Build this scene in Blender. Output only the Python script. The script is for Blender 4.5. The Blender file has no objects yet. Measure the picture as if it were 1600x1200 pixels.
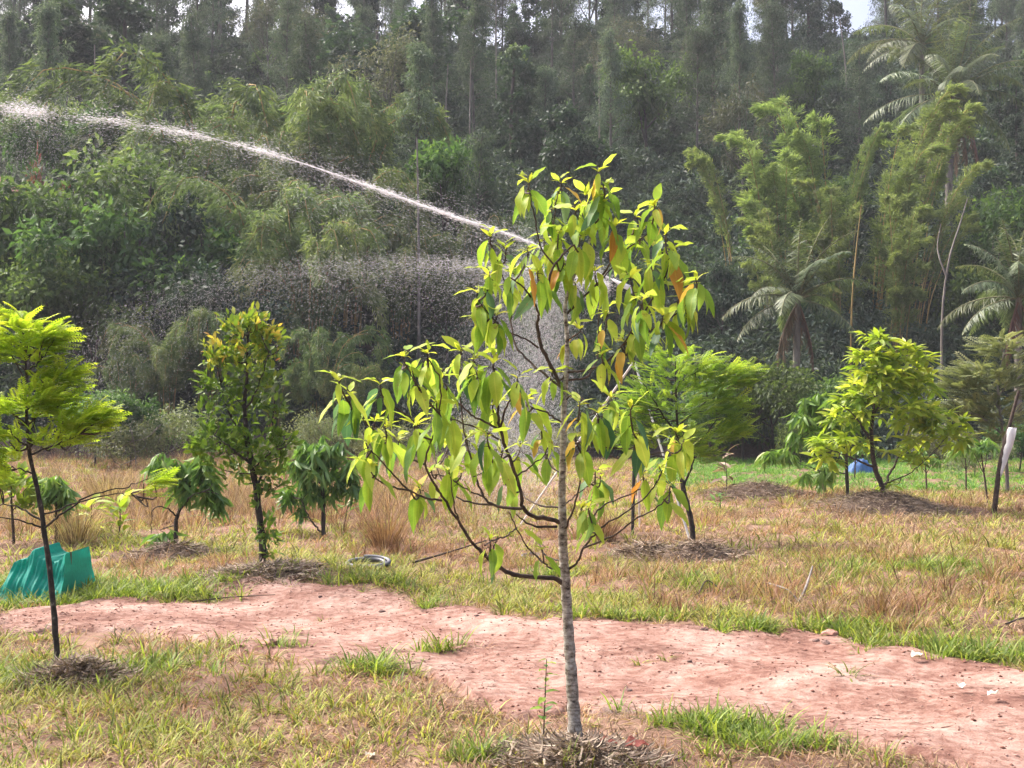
import bpy, math
import numpy as np
from mathutils import Vector, Matrix

# ------------------------------------------------------------------ camera, sky, sun, exposure
SC = bpy.context.scene
COL = SC.collection
R = math.radians
FPX, CAM_H = 1900.0, 1.72
PITCH = math.atan(50 / FPX)
cam_d = bpy.data.cameras.new('camera')
cam_d.sensor_width = 36
cam_d.lens = 36 * FPX / 1600
cam_d.clip_start, cam_d.clip_end = 0.05, 3000
cam = bpy.data.objects.new('camera', cam_d)
COL.objects.link(cam)
cam.location = (0, 0, CAM_H)
cam.rotation_euler = (math.pi / 2 + PITCH, 0, 0)
SC.camera = cam

SUN_EL, SUN_AZ = R(50), R(-58)          # azimuth clockwise from +Y: hazy sun behind the hill side
world = bpy.data.worlds.new('World')
SC.world = world
world.use_nodes = True
wn = world.node_tree
sky = wn.nodes.new('ShaderNodeTexSky')
sky.sky_type = 'NISHITA'
sky.sun_disc = False
sky.sun_elevation, sky.sun_rotation = SUN_EL, SUN_AZ
sky.air_density, sky.dust_density, sky.ozone_density = 0.6, 8.0, 0.6
bg = wn.nodes['Background']
wn.links.new(sky.outputs[0], bg.inputs[0])
bg.inputs[1].default_value = 0.15
sun_d = bpy.data.lights.new('sun', 'SUN')
sun_d.energy, sun_d.angle, sun_d.color = 1.5, R(14), (1.0, 0.96, 0.92)
sun = bpy.data.objects.new('sun', sun_d)
COL.objects.link(sun)
sdir = Vector((math.sin(SUN_AZ) * math.cos(SUN_EL), math.cos(SUN_AZ) * math.cos(SUN_EL), math.sin(SUN_EL)))
sun.rotation_euler = (-sdir).to_track_quat('-Z', 'Y').to_euler()
sun.location = (0, 0, 60)
SC.view_settings.view_transform = 'Standard'
SC.view_settings.look = 'None'
SC.view_settings.gamma = 1
SC.view_settings.exposure = 1.5
cy = SC.cycles
cy.max_bounces, cy.diffuse_bounces, cy.glossy_bounces = 6, 3, 2
cy.transmission_bounces, cy.transparent_max_bounces, cy.volume_bounces = 4, 32, 0
cy.caustics_reflective = cy.caustics_refractive = False

# ------------------------------------------------------------------ helpers: pixels of the photograph's survey -> world
_c, _s = math.cos(PITCH), math.sin(PITCH)


def A(px, py, D):
    """point at depth D (world y) seen at photo position (px, py)"""
    a, b = (px - 800) / FPX, (600 - py) / FPX
    dy, dz = _c - b * _s, _s + b * _c
    return np.array([a * D / dy, D, CAM_H + dz * D / dy])


def smooth(a, b, t):
    t = np.clip((t - a) / (b - a), 0, 1)
    return t * t * (3 - 2 * t)


def wob(x, y, f, s=0.0):
    return (np.sin(x * f + s) * np.cos(y * f * 1.13 + s * 1.7) + 0.5 * np.sin(x * f * 2.3 + y * f * 1.9 + s * 3.1)
            + 0.35 * np.cos(x * f * 4.1 - y * f * 3.7 + s * 0.7)) / 1.85


BUMPS = []          # (x, y, radius, height)


def H(x, y):
    x = np.asarray(x, float)
    y = np.asarray(y, float)
    z = 0.035 * wob(x, y, 0.9, 1.0) * smooth(1, 5, y) + 0.015 * wob(x, y, 3.1, 2.0)
    z = z + .06 * wob(x, y, .75, 6.0) * smooth(8.5, 11, y) * (1 - smooth(44, 47, y)) + .02 * wob(x, y, 2.0, 8.0) * smooth(8.5, 11, y)
    for bx_, by_, br_, bh_ in BUMPS:
        z = z + bh_ * np.exp(-((x - bx_) ** 2 + (y - by_) ** 2) / (br_ * br_))
    edge = 47 + 1.5 * wob(x, y * 0, 0.12, 0.4) + 2.0 * smooth(5, 25, x)
    z = z + 1.1 * smooth(edge, edge + 2.5, y)
    t = np.clip(y - edge - 5, 0, None)
    t = np.where(t > 70, 70 + (t - 70) * 0.05, t)
    z = z + 0.53 * t * (1 + 0.04 * wob(x, y, 0.05, 2.0)) + 0.4 * wob(x, y, 0.25, 5.0) * smooth(50, 60, y)
    return z


def G(px, py):
    """ground point under photo position"""
    D = 10.0
    for _ in range(12):
        a, b = (px - 800) / FPX, (600 - py) / FPX
        dy, dz = _c - b * _s, _s + b * _c
        p = A(px, py, D)
        z = float(H(p[0], p[1])) if D < 47 else 0.0
        D = (z - CAM_H) / (dz / dy)
    p = A(px, py, D)
    return np.array([p[0], p[1], float(H(p[0], p[1]))])


_m = G(1190, 790)
BUMPS.append((_m[0], _m[1], 2.4, 0.28))
BUMPS.append((4.2, 13.5, 3.0, .16))
_m = G(410, 905)
BUMPS.append((_m[0] + .4, _m[1], 1.6, 0.10))


def norm(v):
    v = np.asarray(v, float)
    return v / (np.linalg.norm(v, axis=-1, keepdims=True) + 1e-9)


def rand_dirs(rng, n):
    return norm(rng.normal(size=(n, 3)))


def frames(d, n):
    y = norm(d)
    x = norm(np.cross(y, n))
    z = np.cross(x, y)
    return np.stack([x, y, z], axis=-1)


def mesh_of(name, parts, mats, smooth_shade=False):
    """parts: list of (V, F, mat_index, tint per vertex or None); F has 3 or 4 columns"""
    me = bpy.data.meshes.new(name)
    vs, off, loops, starts, totals, midx, tints = [], 0, [], [], [], [], []
    lo = 0
    for V, F, mi, ti in parts:
        V = np.asarray(V, np.float32)
        F = np.asarray(F, np.int32)
        if len(F) == 0:
            continue
        k = F.shape[1]
        vs.append(V)
        loops.append((F + off).ravel())
        starts.append(lo + np.arange(len(F)) * k)
        totals.append(np.full(len(F), k))
        midx.append(np.full(len(F), mi))
        tints.append(np.full(len(V), 0.5, np.float32) if ti is None else np.asarray(ti, np.float32))
        lo += F.size
        off += len(V)
    V = np.concatenate(vs)
    L = np.concatenate(loops).astype(np.int32)
    me.vertices.add(len(V))
    me.vertices.foreach_set('co', V.ravel())
    me.loops.add(len(L))
    me.loops.foreach_set('vertex_index', L)
    st = np.concatenate(starts).astype(np.int32)
    me.polygons.add(len(st))
    me.polygons.foreach_set('loop_start', st)
    me.polygons.foreach_set('loop_total', np.concatenate(totals).astype(np.int32))
    me.polygons.foreach_set('material_index', np.concatenate(midx).astype(np.int32))
    if smooth_shade:
        me.polygons.foreach_set('use_smooth', np.ones(len(st), bool))
    at = me.attributes.new('tint', 'FLOAT', 'POINT')
    at.data.foreach_set('value', np.concatenate(tints))
    for m in (mats if isinstance(mats, (list, tuple)) else [mats]):
        me.materials.append(m)
    me.update(calc_edges=True)
    return me


def obj(name, me, parent=None, loc=None, kind=None):
    o = bpy.data.objects.new(name, me)
    COL.objects.link(o)
    if parent is not None:
        o.parent = parent
    if loc is not None:
        o.location = tuple(float(v) for v in loc)
    if kind:
        o['kind'] = kind
    return o


def tag(o, label, cat, group=None):
    o['label'] = label
    o['category'] = cat
    if group:
        o['group'] = group
    return o


def thing(name, label, cat, loc=(0, 0, 0), group=None):
    o = bpy.data.objects.new(name, None)
    o.empty_display_size = 0.2
    COL.objects.link(o)
    o.location = tuple(float(v) for v in loc)
    return tag(o, label, cat, group)


def crom(P, n):
    """Catmull-Rom resample of P (k, d)"""
    P = np.asarray(P, float)
    if len(P) < 3:
        t = np.linspace(0, 1, n)[:, None]
        return P[0] * (1 - t) + P[-1] * t
    Q = np.vstack([2 * P[0] - P[1], P, 2 * P[-1] - P[-2]])
    out = []
    m = len(P) - 1
    for u in np.linspace(0, m - 1e-6, n):
        i = int(u)
        t = u - i
        a, b, c, d = Q[i], Q[i + 1], Q[i + 2], Q[i + 3]
        out.append(0.5 * ((2 * b) + (-a + c) * t + (2 * a - 5 * b + 4 * c - d) * t * t + (-a + 3 * b - 3 * c + d) * t ** 3))
    return np.array(out)


def tube(P, rad, sides=6):
    P = np.asarray(P, float)
    n = len(P)
    rad = np.broadcast_to(np.asarray(rad, float), (n,))
    T = np.gradient(P, axis=0)
    T = norm(T)
    ref = np.array([0.31, 0.93, 0.2]) if abs(T[0][2]) > 0.6 else np.array([0, 0, 1.0])
    U = norm(np.cross(T, ref))
    W = np.cross(T, U)
    a = np.linspace(0, 2 * np.pi, sides, endpoint=False)
    V = (P[:, None, :] + rad[:, None, None] * (np.cos(a)[None, :, None] * U[:, None, :] + np.sin(a)[None, :, None] * W[:, None, :])).reshape(-1, 3)
    i, j = np.meshgrid(np.arange(n - 1), np.arange(sides), indexing='ij')
    j2 = (j + 1) % sides
    F = np.stack([i * sides + j, i * sides + j2, (i + 1) * sides + j2, (i + 1) * sides + j], -1).reshape(-1, 4)
    return V, F


def merge(parts):
    """merge (V,F) pairs of equal face size"""
    vs, fs, off = [], [], 0
    for V, F in parts:
        vs.append(V)
        fs.append(np.asarray(F) + off)
        off += len(V)
    return np.concatenate(vs), np.concatenate(fs)


def bake(tV, tF, pos, rot, scl, tint=None):
    N, n = len(pos), len(tV)
    scl = np.asarray(scl, float)
    if scl.ndim == 1:
        scl = np.repeat(scl[:, None], 3, 1)
    V = np.einsum('nij,nkj->nki', rot, tV[None] * scl[:, None, :]) + pos[:, None, :]
    F = (tF[None] + (np.arange(N) * n)[:, None, None]).reshape(-1, tF.shape[1])
    ti = None if tint is None else np.repeat(np.asarray(tint, np.float32), n)
    return V.reshape(-1, 3), F, ti


# leaf templates, along +Y, normal +Z, length 1
L2_V = np.array([[0, 0, 0], [-.5, .45, .10], [0, 1, -.12], [.5, .45, .10]], float)
L2_F = np.array([[0, 2, 1], [0, 3, 2]])


def leaf8(w=0.3, bend=0.35, fold=0.25):
    V = [[0, 0, 0]]
    for t, ww in ((.3, .9), (.62, 1.0)):
        z = -bend * t * t
        V += [[-w / 2 * ww, t, z + fold * w / 2], [0, t, z], [w / 2 * ww, t, z + fold * w / 2]]
    V += [[0, 1, -bend]]
    F = [[0, 2, 1], [0, 3, 2], [1, 2, 5], [1, 5, 4], [2, 3, 6], [2, 6, 5], [4, 5, 7], [5, 6, 7]]
    return np.array(V, float), np.array(F)


def thin(w):
    V = L2_V.copy()
    V[:, 0] *= w
    V[:, 2] *= min(1.0, w * 2)
    return V


def blade(w=0.05, bend=0.5, seg=3):
    V, F = [], []
    for i in range(seg):
        t = i / seg
        ww = w * (1 - 0.55 * t)
        V += [[-ww / 2, t * (1 - .25 * bend * t), bend * t * t], [ww / 2, t * (1 - .25 * bend * t), bend * t * t]]
    V += [[0, 1 - .25 * bend, bend]]
    for i in range(seg - 1):
        a = 2 * i
        F += [[a, a + 1, a + 3], [a, a + 3, a + 2]]
    a = 2 * (seg - 1)
    F += [[a, a + 1, a + 2]]
    return np.array(V, float), np.array(F)


# ------------------------------------------------------------------ materials
def nm(name):
    m = bpy.data.materials.new(name)
    m.use_nodes = True
    nt = m.node_tree
    nt.nodes.clear()
    out = nt.nodes.new('ShaderNodeOutputMaterial')
    return m, nt, out


def N(nt, t, **kw):
    n = nt.nodes.new(t)
    for k, v in kw.items():
        if k.startswith('i_'):
            key = k[2:].replace('_', ' ')
            n.inputs[key].default_value = v
        else:
            setattr(n, k, v)
    return n


def ramp(nt, fac, stops):
    r = nt.nodes.new('ShaderNodeValToRGB')
    e = r.color_ramp.elements
    while len(e) > 1:
        e.remove(e[-1])
    e[0].position, e[0].color = stops[0][0], (*stops[0][1], 1)
    for p, c in stops[1:]:
        x = e.new(p)
        x.color = (*c, 1)
    nt.links.new(fac, r.inputs[0])
    return r.outputs[0]


def math_n(nt, op, a, b=None):
    n = nt.nodes.new('ShaderNodeMath')
    n.operation = op
    for i, v in enumerate((a, b)):
        if v is None:
            continue
        if isinstance(v, (int, float)):
            n.inputs[i].default_value = v
        else:
            nt.links.new(v, n.inputs[i])
    return n.outputs[0]


def leaf_mat(name, stops, trans=0.4, rough=0.5, obj_var=0.25, spec=0.4, hue_var=0.03, tscale=(1.15, 1.2, .6)):
    """leaf: tint attribute picks the colour along the stops; each object varies a little"""
    m, nt, out = nm(name)
    at = N(nt, 'ShaderNodeAttribute', attribute_name='tint')
    col = ramp(nt, at.outputs['Fac'], stops)
    oi = N(nt, 'ShaderNodeObjectInfo')
    hs = N(nt, 'ShaderNodeHueSaturation')
    mr = N(nt, 'ShaderNodeMapRange')
    mr.inputs['To Min'].default_value = 1 - obj_var
    mr.inputs['To Max'].default_value = 1 + obj_var
    nt.links.new(oi.outputs['Random'], mr.inputs[0])
    nt.links.new(mr.outputs[0], hs.inputs['Value'])
    mh = N(nt, 'ShaderNodeMapRange')
    mh.inputs['To Min'].default_value = 0.5 - hue_var
    mh.inputs['To Max'].default_value = 0.5 + hue_var
    fr = math_n(nt, 'FRACT', math_n(nt, 'MULTIPLY', oi.outputs['Random'], 17.3))
    nt.links.new(fr, mh.inputs[0])
    nt.links.new(mh.outputs[0], hs.inputs['Hue'])
    nt.links.new(col, hs.inputs['Color'])
    p = N(nt, 'ShaderNodeBsdfPrincipled', i_Roughness=rough)
    p.inputs['Specular IOR Level'].default_value = spec
    nt.links.new(hs.outputs[0], p.inputs['Base Color'])
    tr = N(nt, 'ShaderNodeBsdfTranslucent')
    tc = N(nt, 'ShaderNodeMix', data_type='RGBA', blend_type='MULTIPLY')
    tc.inputs[0].default_value = 1
    nt.links.new(hs.outputs[0], tc.inputs[6])
    tc.inputs[7].default_value = (*tscale, 1)
    nt.links.new(tc.outputs[2], tr.inputs[0])
    mx = N(nt, 'ShaderNodeMixShader')
    mx.inputs[0].default_value = trans
    nt.links.new(p.outputs[0], mx.inputs[1])
    nt.links.new(tr.outputs[0], mx.inputs[2])
    nt.links.new(mx.outputs[0], out.inputs[0])
    return m


def bark_mat(name, a, b, c=None, scale=14, stretch=(1, 1, .25), bump=0.4, th=(0.4, 0.6)):
    m, nt, out = nm(name)
    tc = N(nt, 'ShaderNodeTexCoord')
    mp = N(nt, 'ShaderNodeMapping')
    mp.inputs['Scale'].default_value = stretch
    nt.links.new(tc.outputs['Object'], mp.inputs[0])
    n1 = N(nt, 'ShaderNodeTexNoise', i_Scale=scale, i_Detail=5, i_Roughness=.65)
    nt.links.new(mp.outputs[0], n1.inputs[0])
    stops = [(th[0], a), (th[1], b)]
    if c:
        stops.append((min(.99, th[1] + .13), c))
    col = ramp(nt, n1.outputs[0], stops)
    p = N(nt, 'ShaderNodeBsdfPrincipled', i_Roughness=.85)
    nt.links.new(col, p.inputs['Base Color'])
    if bump:
        bp = N(nt, 'ShaderNodeBump', i_Strength=bump, i_Distance=.01)
        nt.links.new(n1.outputs[0], bp.inputs['Height'])
        nt.links.new(bp.outputs[0], p.inputs['Normal'])
    nt.links.new(p.outputs[0], out.inputs[0])
    return m


def plain(name, col, rough=.7, noise=0.15, scale=20, metallic=0.0, trans=0.0):
    m, nt, out = nm(name)
    tc = N(nt, 'ShaderNodeTexCoord')
    n1 = N(nt, 'ShaderNodeTexNoise', i_Scale=scale, i_Detail=4)
    nt.links.new(tc.outputs['Object'], n1.inputs[0])
    lo = tuple(c * (1 - noise) for c in col)
    hi = tuple(min(1, c * (1 + noise)) for c in col)
    cc = ramp(nt, n1.outputs[0], [(.3, lo), (.7, hi)])
    p = N(nt, 'ShaderNodeBsdfPrincipled', i_Roughness=rough, i_Metallic=metallic)
    nt.links.new(cc, p.inputs['Base Color'])
    if trans:
        tr = N(nt, 'ShaderNodeBsdfTranslucent')
        nt.links.new(cc, tr.inputs[0])
        mx = N(nt, 'ShaderNodeMixShader')
        mx.inputs[0].default_value = trans
        nt.links.new(p.outputs[0], mx.inputs[1])
        nt.links.new(tr.outputs[0], mx.inputs[2])
        nt.links.new(mx.outputs[0], out.inputs[0])
    else:
        nt.links.new(p.outputs[0], out.inputs[0])
    return m


M = {}
# forest foliage: muted, dark
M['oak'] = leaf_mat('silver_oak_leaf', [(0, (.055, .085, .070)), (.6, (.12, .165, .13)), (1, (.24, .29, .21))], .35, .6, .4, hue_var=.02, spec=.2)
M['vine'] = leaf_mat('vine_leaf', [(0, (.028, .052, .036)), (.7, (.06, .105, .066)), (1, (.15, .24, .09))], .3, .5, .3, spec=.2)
M['broad'] = leaf_mat('broad_leaf', [(0, (.035, .07, .03)), (.6, (.105, .18, .06)), (1, (.26, .36, .10))], .4, .55, .25, spec=.2)
M['dry'] = leaf_mat('sparse_leaf', [(0, (.06, .075, .06)), (.6, (.125, .135, .10)), (1, (.21, .20, .13))], .35, .6, .25)
M['bamboo_y'] = leaf_mat('bamboo_leaf', [(0, (.10, .15, .06)), (.55, (.24, .32, .125)), (1, (.44, .50, .20))], .45, .6, .12, hue_var=.012, spec=.2)
M['bamboo_g'] = leaf_mat('bamboo_grey_leaf', [(0, (.07, .115, .055)), (.6, (.16, .22, .10)), (1, (.32, .36, .16))], .4, .6, .2, hue_var=.02, spec=.2)
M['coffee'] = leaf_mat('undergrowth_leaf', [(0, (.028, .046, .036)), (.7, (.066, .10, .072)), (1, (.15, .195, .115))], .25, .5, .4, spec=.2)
M['scrub'] = leaf_mat('scrub_leaf', [(0, (.10, .125, .065)), (.6, (.20, .23, .12)), (1, (.32, .32, .17))], .35, .55, .2)
M['palm'] = leaf_mat('palm_leaf', [(0, (.07, .10, .055)), (.6, (.15, .195, .10)), (1, (.30, .33, .15))], .35, .45, .15)
M['palm_dead'] = leaf_mat('palm_dead_leaf', [(0, (.10, .06, .045)), (.6, (.18, .11, .08)), (1, (.28, .19, .12))], .2, .7, .15)
M['red'] = leaf_mat('red_leaf', [(0, (.12, .05, .035)), (.6, (.22, .09, .055)), (1, (.26, .2, .08))], .3, .5, .1)
# orchard foliage: bright young leaves
M['feather'] = leaf_mat('feathery_leaf', [(0, (.15, .27, .03)), (.55, (.33, .46, .045)), (1, (.58, .62, .08))], .58, .5, .08, hue_var=.008)
M['feather_d'] = leaf_mat('feathery_dark_leaf', [(0, (.10, .19, .04)), (.55, (.24, .35, .055)), (1, (.48, .52, .10))], .55, .45, .08, hue_var=.008)
M['clove'] = leaf_mat('glossy_small_leaf', [(0, (.07, .13, .03)), (.5, (.19, .29, .045)), (.75, (.40, .43, .07)), (.92, (.60, .42, .12)), (1, (.60, .28, .14))], .4, .5, .05, hue_var=.005, spec=.3)
M['mango'] = leaf_mat('long_leaf', [(0, (.08, .16, .055)), (.6, (.18, .30, .08)), (1, (.38, .49, .15))], .4, .4, .08, hue_var=.01, spec=.5)
M['yellowleaf'] = leaf_mat('yellow_green_leaf', [(0, (.14, .24, .035)), (.5, (.34, .44, .05)), (1, (.60, .61, .11))], .5, .4, .06, hue_var=.006, spec=.5)
M['palegreen'] = leaf_mat('pale_green_leaf', [(0, (.09, .19, .05)), (.6, (.21, .35, .09)), (1, (.38, .47, .15))], .4, .4, .08, hue_var=.01)
# grasses
M['g_green'] = leaf_mat('grass_green', [(0, (.09, .10, .028)), (.35, (.26, .29, .065)), (1, (.52, .51, .16))], .35, .6, .25, hue_var=.025, spec=.2)
M['g_straw'] = leaf_mat('grass_straw', [(0, (.09, .055, .035)), (.35, (.28, .19, .115)), (1, (.58, .44, .28))], .3, .7, .25, hue_var=.015, spec=.2)
M['g_red'] = leaf_mat('grass_reddish', [(0, (.08, .04, .028)), (.35, (.26, .14, .092)), (1, (.52, .33, .225))], .3, .7, .25, hue_var=.012, spec=.2)
M['g_lush'] = leaf_mat('grass_lush', [(0, (.10, .15, .028)), (.45, (.25, .33, .065)), (1, (.46, .51, .13))], .4, .5, .2, hue_var=.02, spec=.25)
M['g_lawn'] = leaf_mat('grass_lawn', [(0, (.06, .16, .03)), (.5, (.13, .30, .05)), (1, (.26, .42, .09))], .4, .5, .2, hue_var=.02, spec=.25)
M['straw'] = leaf_mat('dry_mulch', [(0, (.06, .04, .03)), (.5, (.24, .165, .125)), (1, (.50, .40, .31))], .1, .8, .1, hue_var=.01)
# bark
M['bark_pale'] = bark_mat('bark_pale', (.10, .085, .075), (.25, .225, .20), scale=3, bump=.2)
M['bark_dark'] = bark_mat('bark_dark', (.035, .028, .024), (.09, .075, .065), scale=5, bump=.2)
M['bark_orchard'] = bark_mat('bark_orchard', (.022, .017, .014), (.06, .046, .038), (.3, .28, .25), scale=22, stretch=(1, 1, .8), th=(.45, .62))
M['bark_branch'] = bark_mat('bark_branch', (.03, .019, .015), (.10, .068, .05), (.26, .2, .16), scale=18, stretch=(1, 1, 1), th=(.38, .68), bump=.2)
M['culm'] = bark_mat('bamboo_culm', (.22, .16, .05), (.42, .30, .12), scale=2, bump=0)


def lichen_bark():
    m, nt, out = nm('lichen_bark')
    tc = N(nt, 'ShaderNodeTexCoord')
    mp = N(nt, 'ShaderNodeMapping')
    mp.inputs['Scale'].default_value = (1, 1, 1.5)
    nt.links.new(tc.outputs['Object'], mp.inputs[0])
    n1 = N(nt, 'ShaderNodeTexNoise', i_Scale=24, i_Detail=7, i_Roughness=.72)
    n2 = N(nt, 'ShaderNodeTexVoronoi', i_Scale=34)
    nt.links.new(mp.outputs[0], n1.inputs[0])
    nt.links.new(mp.outputs[0], n2.inputs[0])
    base = ramp(nt, n1.outputs[0], [(.35, (.04, .032, .026)), (.40, (.15, .12, .095)), (.45, (.32, .28, .235)), (.54, (.48, .44, .385)), (.64, (.68, .66, .60))])
    patch = ramp(nt, n2.outputs['Distance'], [(.12, (1.25, 1.25, 1.25)), (.3, (.9, .9, .9)), (.6, (.6, .58, .55))])
    mu = N(nt, 'ShaderNodeMix', data_type='RGBA', blend_type='MULTIPLY')
    mu.inputs[0].default_value = .8
    nt.links.new(base, mu.inputs[6])
    nt.links.new(patch, mu.inputs[7])
    # horizontal ring scars
    wv = N(nt, 'ShaderNodeTexWave', i_Scale=5.0, i_Distortion=2.5, i_Detail=3)
    wv.bands_direction = 'Z'
    nt.links.new(tc.outputs['Object'], wv.inputs[0])
    rg = ramp(nt, wv.outputs[0], [(.0, (.5, .47, .45)), (.05, (1, 1, 1))])
    mu2 = N(nt, 'ShaderNodeMix', data_type='RGBA', blend_type='MULTIPLY')
    mu2.inputs[0].default_value = .75
    nt.links.new(mu.outputs[2], mu2.inputs[6])
    nt.links.new(rg, mu2.inputs[7])
    p = N(nt, 'ShaderNodeBsdfPrincipled', i_Roughness=.85)
    nt.links.new(mu2.outputs[2], p.inputs['Base Color'])
    bp = N(nt, 'ShaderNodeBump', i_Strength=.5, i_Distance=.006)
    nt.links.new(n1.outputs[0], bp.inputs['Height'])
    nt.links.new(bp.outputs[0], p.inputs['Normal'])
    nt.links.new(p.outputs[0], out.inputs[0])
    return m


M['lichen'] = lichen_bark()


def soil_mat(name, cols, scales=(1.2, 9, 60), bump=.6, dist=.03):
    m, nt, out = nm(name)
    tc = N(nt, 'ShaderNodeTexCoord')
    ns = []
    for s in scales:
        n1 = N(nt, 'ShaderNodeTexNoise', i_Scale=s, i_Detail=6, i_Roughness=.6)
        nt.links.new(tc.outputs['Object'], n1.inputs[0])
        ns.append(n1.outputs[0])
    a = math_n(nt, 'ADD', math_n(nt, 'MULTIPLY', ns[0], .45), math_n(nt, 'MULTIPLY', ns[1], .35))
    a = math_n(nt, 'ADD', a, math_n(nt, 'MULTIPLY', ns[2], .2))
    col = ramp(nt, a, cols)
    p = N(nt, 'ShaderNodeBsdfPrincipled', i_Roughness=.95)
    p.inputs['Specular IOR Level'].default_value = .2
    nt.links.new(col, p.inputs['Base Color'])
    bp = N(nt, 'ShaderNodeBump', i_Strength=bump, i_Distance=dist)
    hh = math_n(nt, 'ADD', ns[1], math_n(nt, 'MULTIPLY', ns[2], .5))
    nt.links.new(hh, bp.inputs['Height'])
    nt.links.new(bp.outputs[0], p.inputs['Normal'])
    nt.links.new(p.outputs[0], out.inputs[0])
    return m


M['laterite'] = soil_mat('laterite_track', [(.37, (.11, .05, .038)), (.45, (.21, .108, .082)), (.53, (.325, .205, .165)), (.63, (.45, .325, .275))], (1.6, 13, 80), .8, .02)
M['litter_soil'] = soil_mat('litter_soil', [(.36, (.09, .05, .035)), (.5, (.21, .125, .09)), (.62, (.34, .225, .165))])
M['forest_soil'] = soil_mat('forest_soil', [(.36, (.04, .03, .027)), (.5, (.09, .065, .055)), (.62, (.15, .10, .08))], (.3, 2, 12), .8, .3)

# ------------------------------------------------------------------ ground, hillside, track
rng = np.random.default_rng(7)


def tensor_grid(xs, ys, z=None):
    X, Y = np.meshgrid(xs, ys)
    Z = H(X, Y) if z is None else z(X, Y)
    V = np.stack([X, Y, Z], -1).reshape(-1, 3)
    nx, ny = len(xs), len(ys)
    i, j = np.meshgrid(np.arange(ny - 1), np.arange(nx - 1), indexing='ij')
    F = np.stack([i * nx + j, i * nx + j + 1, (i + 1) * nx + j + 1, (i + 1) * nx + j], -1).reshape(-1, 4)
    return V, F


def grow(a, b, s0, k):
    o = [a]
    s = s0
    while o[-1] < b:
        o.append(o[-1] + s)
        s *= k
    return np.array(o)


far_edge = [(-260, 985), (0, 957), (130, 942), (220, 932), (330, 912), (400, 903), (470, 900), (540, 911), (600, 925), (680, 943), (760, 955), (830, 964), (900, 968), (1000, 974), (1100, 980), (1180, 986),
            (1260, 985), (1320, 1000), (1420, 1014), (1500, 1030), (1600, 1050), (1750, 1085), (1900, 1120)]
near_edge = [(-260, 1000), (0, 993), (90, 986), (180, 988), (260, 997), (330, 1004), (400, 1020), (470, 1035), (540, 1035), (620, 1045), (680, 1062), (720, 1085), (770, 1108), (830, 1120), (900, 1117), (960, 1112),
             (1050, 1118), (1120, 1128), (1200, 1142), (1290, 1160), (1390, 1178), (1500, 1200), (1600, 1222), (1750, 1260), (1900, 1300)]
FE = crom([G(*p)[:2] for p in far_edge], 260)
NE = crom([G(*p)[:2] for p in near_edge], 260)
FE[:, 1] += .13 * np.interp(np.arange(260), np.arange(0, 260, 4), rng.normal(size=65))
NE[:, 1] += .12 * np.interp(np.arange(260), np.arange(0, 260, 4), rng.normal(size=65))
_fo, _no = np.argsort(FE[:, 0]), np.argsort(NE[:, 0])


def track_sd(x, y):
    """>0 inside the track: metres to the nearer edge, measured along y"""
    yf = np.interp(x, FE[_fo, 0], FE[_fo, 1])
    yn = np.interp(x, NE[_no, 0], NE[_no, 1])
    return np.minimum(yf - y, y - yn)


xr = grow(8, 320, .2, 1.12)
xs = np.concatenate([-xr[::-1], np.arange(-7.85, 7.9, .15), xr])
ys = np.concatenate([-grow(0, 40, .5, 1.4)[::-1][:-1], np.arange(0, 2.5, .25), np.arange(2.5, 18, .12), grow(18, 46, .2, 1.03)])
V, F = tensor_grid(xs, ys, lambda x, y: H(x, y) - .07 * smooth(0, .15, track_sd(x, y)) * (np.abs(x) < 9))
obj('ground', mesh_of('ground', [(V, F, 0, None)], M['litter_soil'], True), kind='structure')
y0 = ys[-1]
xs2 = np.concatenate([-grow(40, 320, 1.5, 1.1)[::-1], np.arange(-39, 39.5, 1.0), grow(40, 320, 1.5, 1.1)])
ys2 = np.concatenate([[y0 - .6], np.arange(y0 + .02, 72, .5), np.arange(72, 150, 1.5), grow(150, 420, 3, 1.2)])
V, F = tensor_grid(xs2, ys2, lambda x, y: H(x, y) - .03 * (y < y0))
obj('hillside', mesh_of('hillside', [(V, F, 0, None)], M['forest_soil'], True), kind='structure')

txs = np.arange(-8, 9.5, .05)
tv = np.linspace(0, 1, 90)
TX, TV = np.meshgrid(txs, tv)
YF = np.interp(txs, FE[_fo, 0], FE[_fo, 1])[None]
YN = np.interp(txs, NE[_no, 0], NE[_no, 1])[None]
TY = YN + (YF - YN) * TV


def track_z(x, y):
    yf = np.interp(x, FE[_fo, 0], FE[_fo, 1])
    yn = np.interp(x, NE[_no, 0], NE[_no, 1])
    w_ = np.maximum(yf - yn, .05)
    v = np.clip((y - yn) / w_, 0, 1)
    e = np.minimum(v, 1 - v) * w_
    z = H(x, y) + .024 - .05 * smooth(.0, .12, .12 - e)
    z = z + .010 * wob(x, y, 2.2, 3) + .005 * wob(x, y * 1.6, 7, 1) + .003 * wob(x, y * 2, 24, 4)
    return z - .022 * np.exp(-((v - .33) / .09) ** 2) - .022 * np.exp(-((v - .72) / .09) ** 2)


TZ = track_z(TX, TY)
nx = len(txs)
i, j = np.meshgrid(np.arange(89), np.arange(nx - 1), indexing='ij')
F = np.stack([i * nx + j, i * nx + j + 1, (i + 1) * nx + j + 1, (i + 1) * nx + j], -1).reshape(-1, 4)
obj('dirt_track', mesh_of('dirt_track', [(np.stack([TX, TY, TZ], -1).reshape(-1, 3), F, 0, None)], M['laterite'], True), kind='structure')


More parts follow.
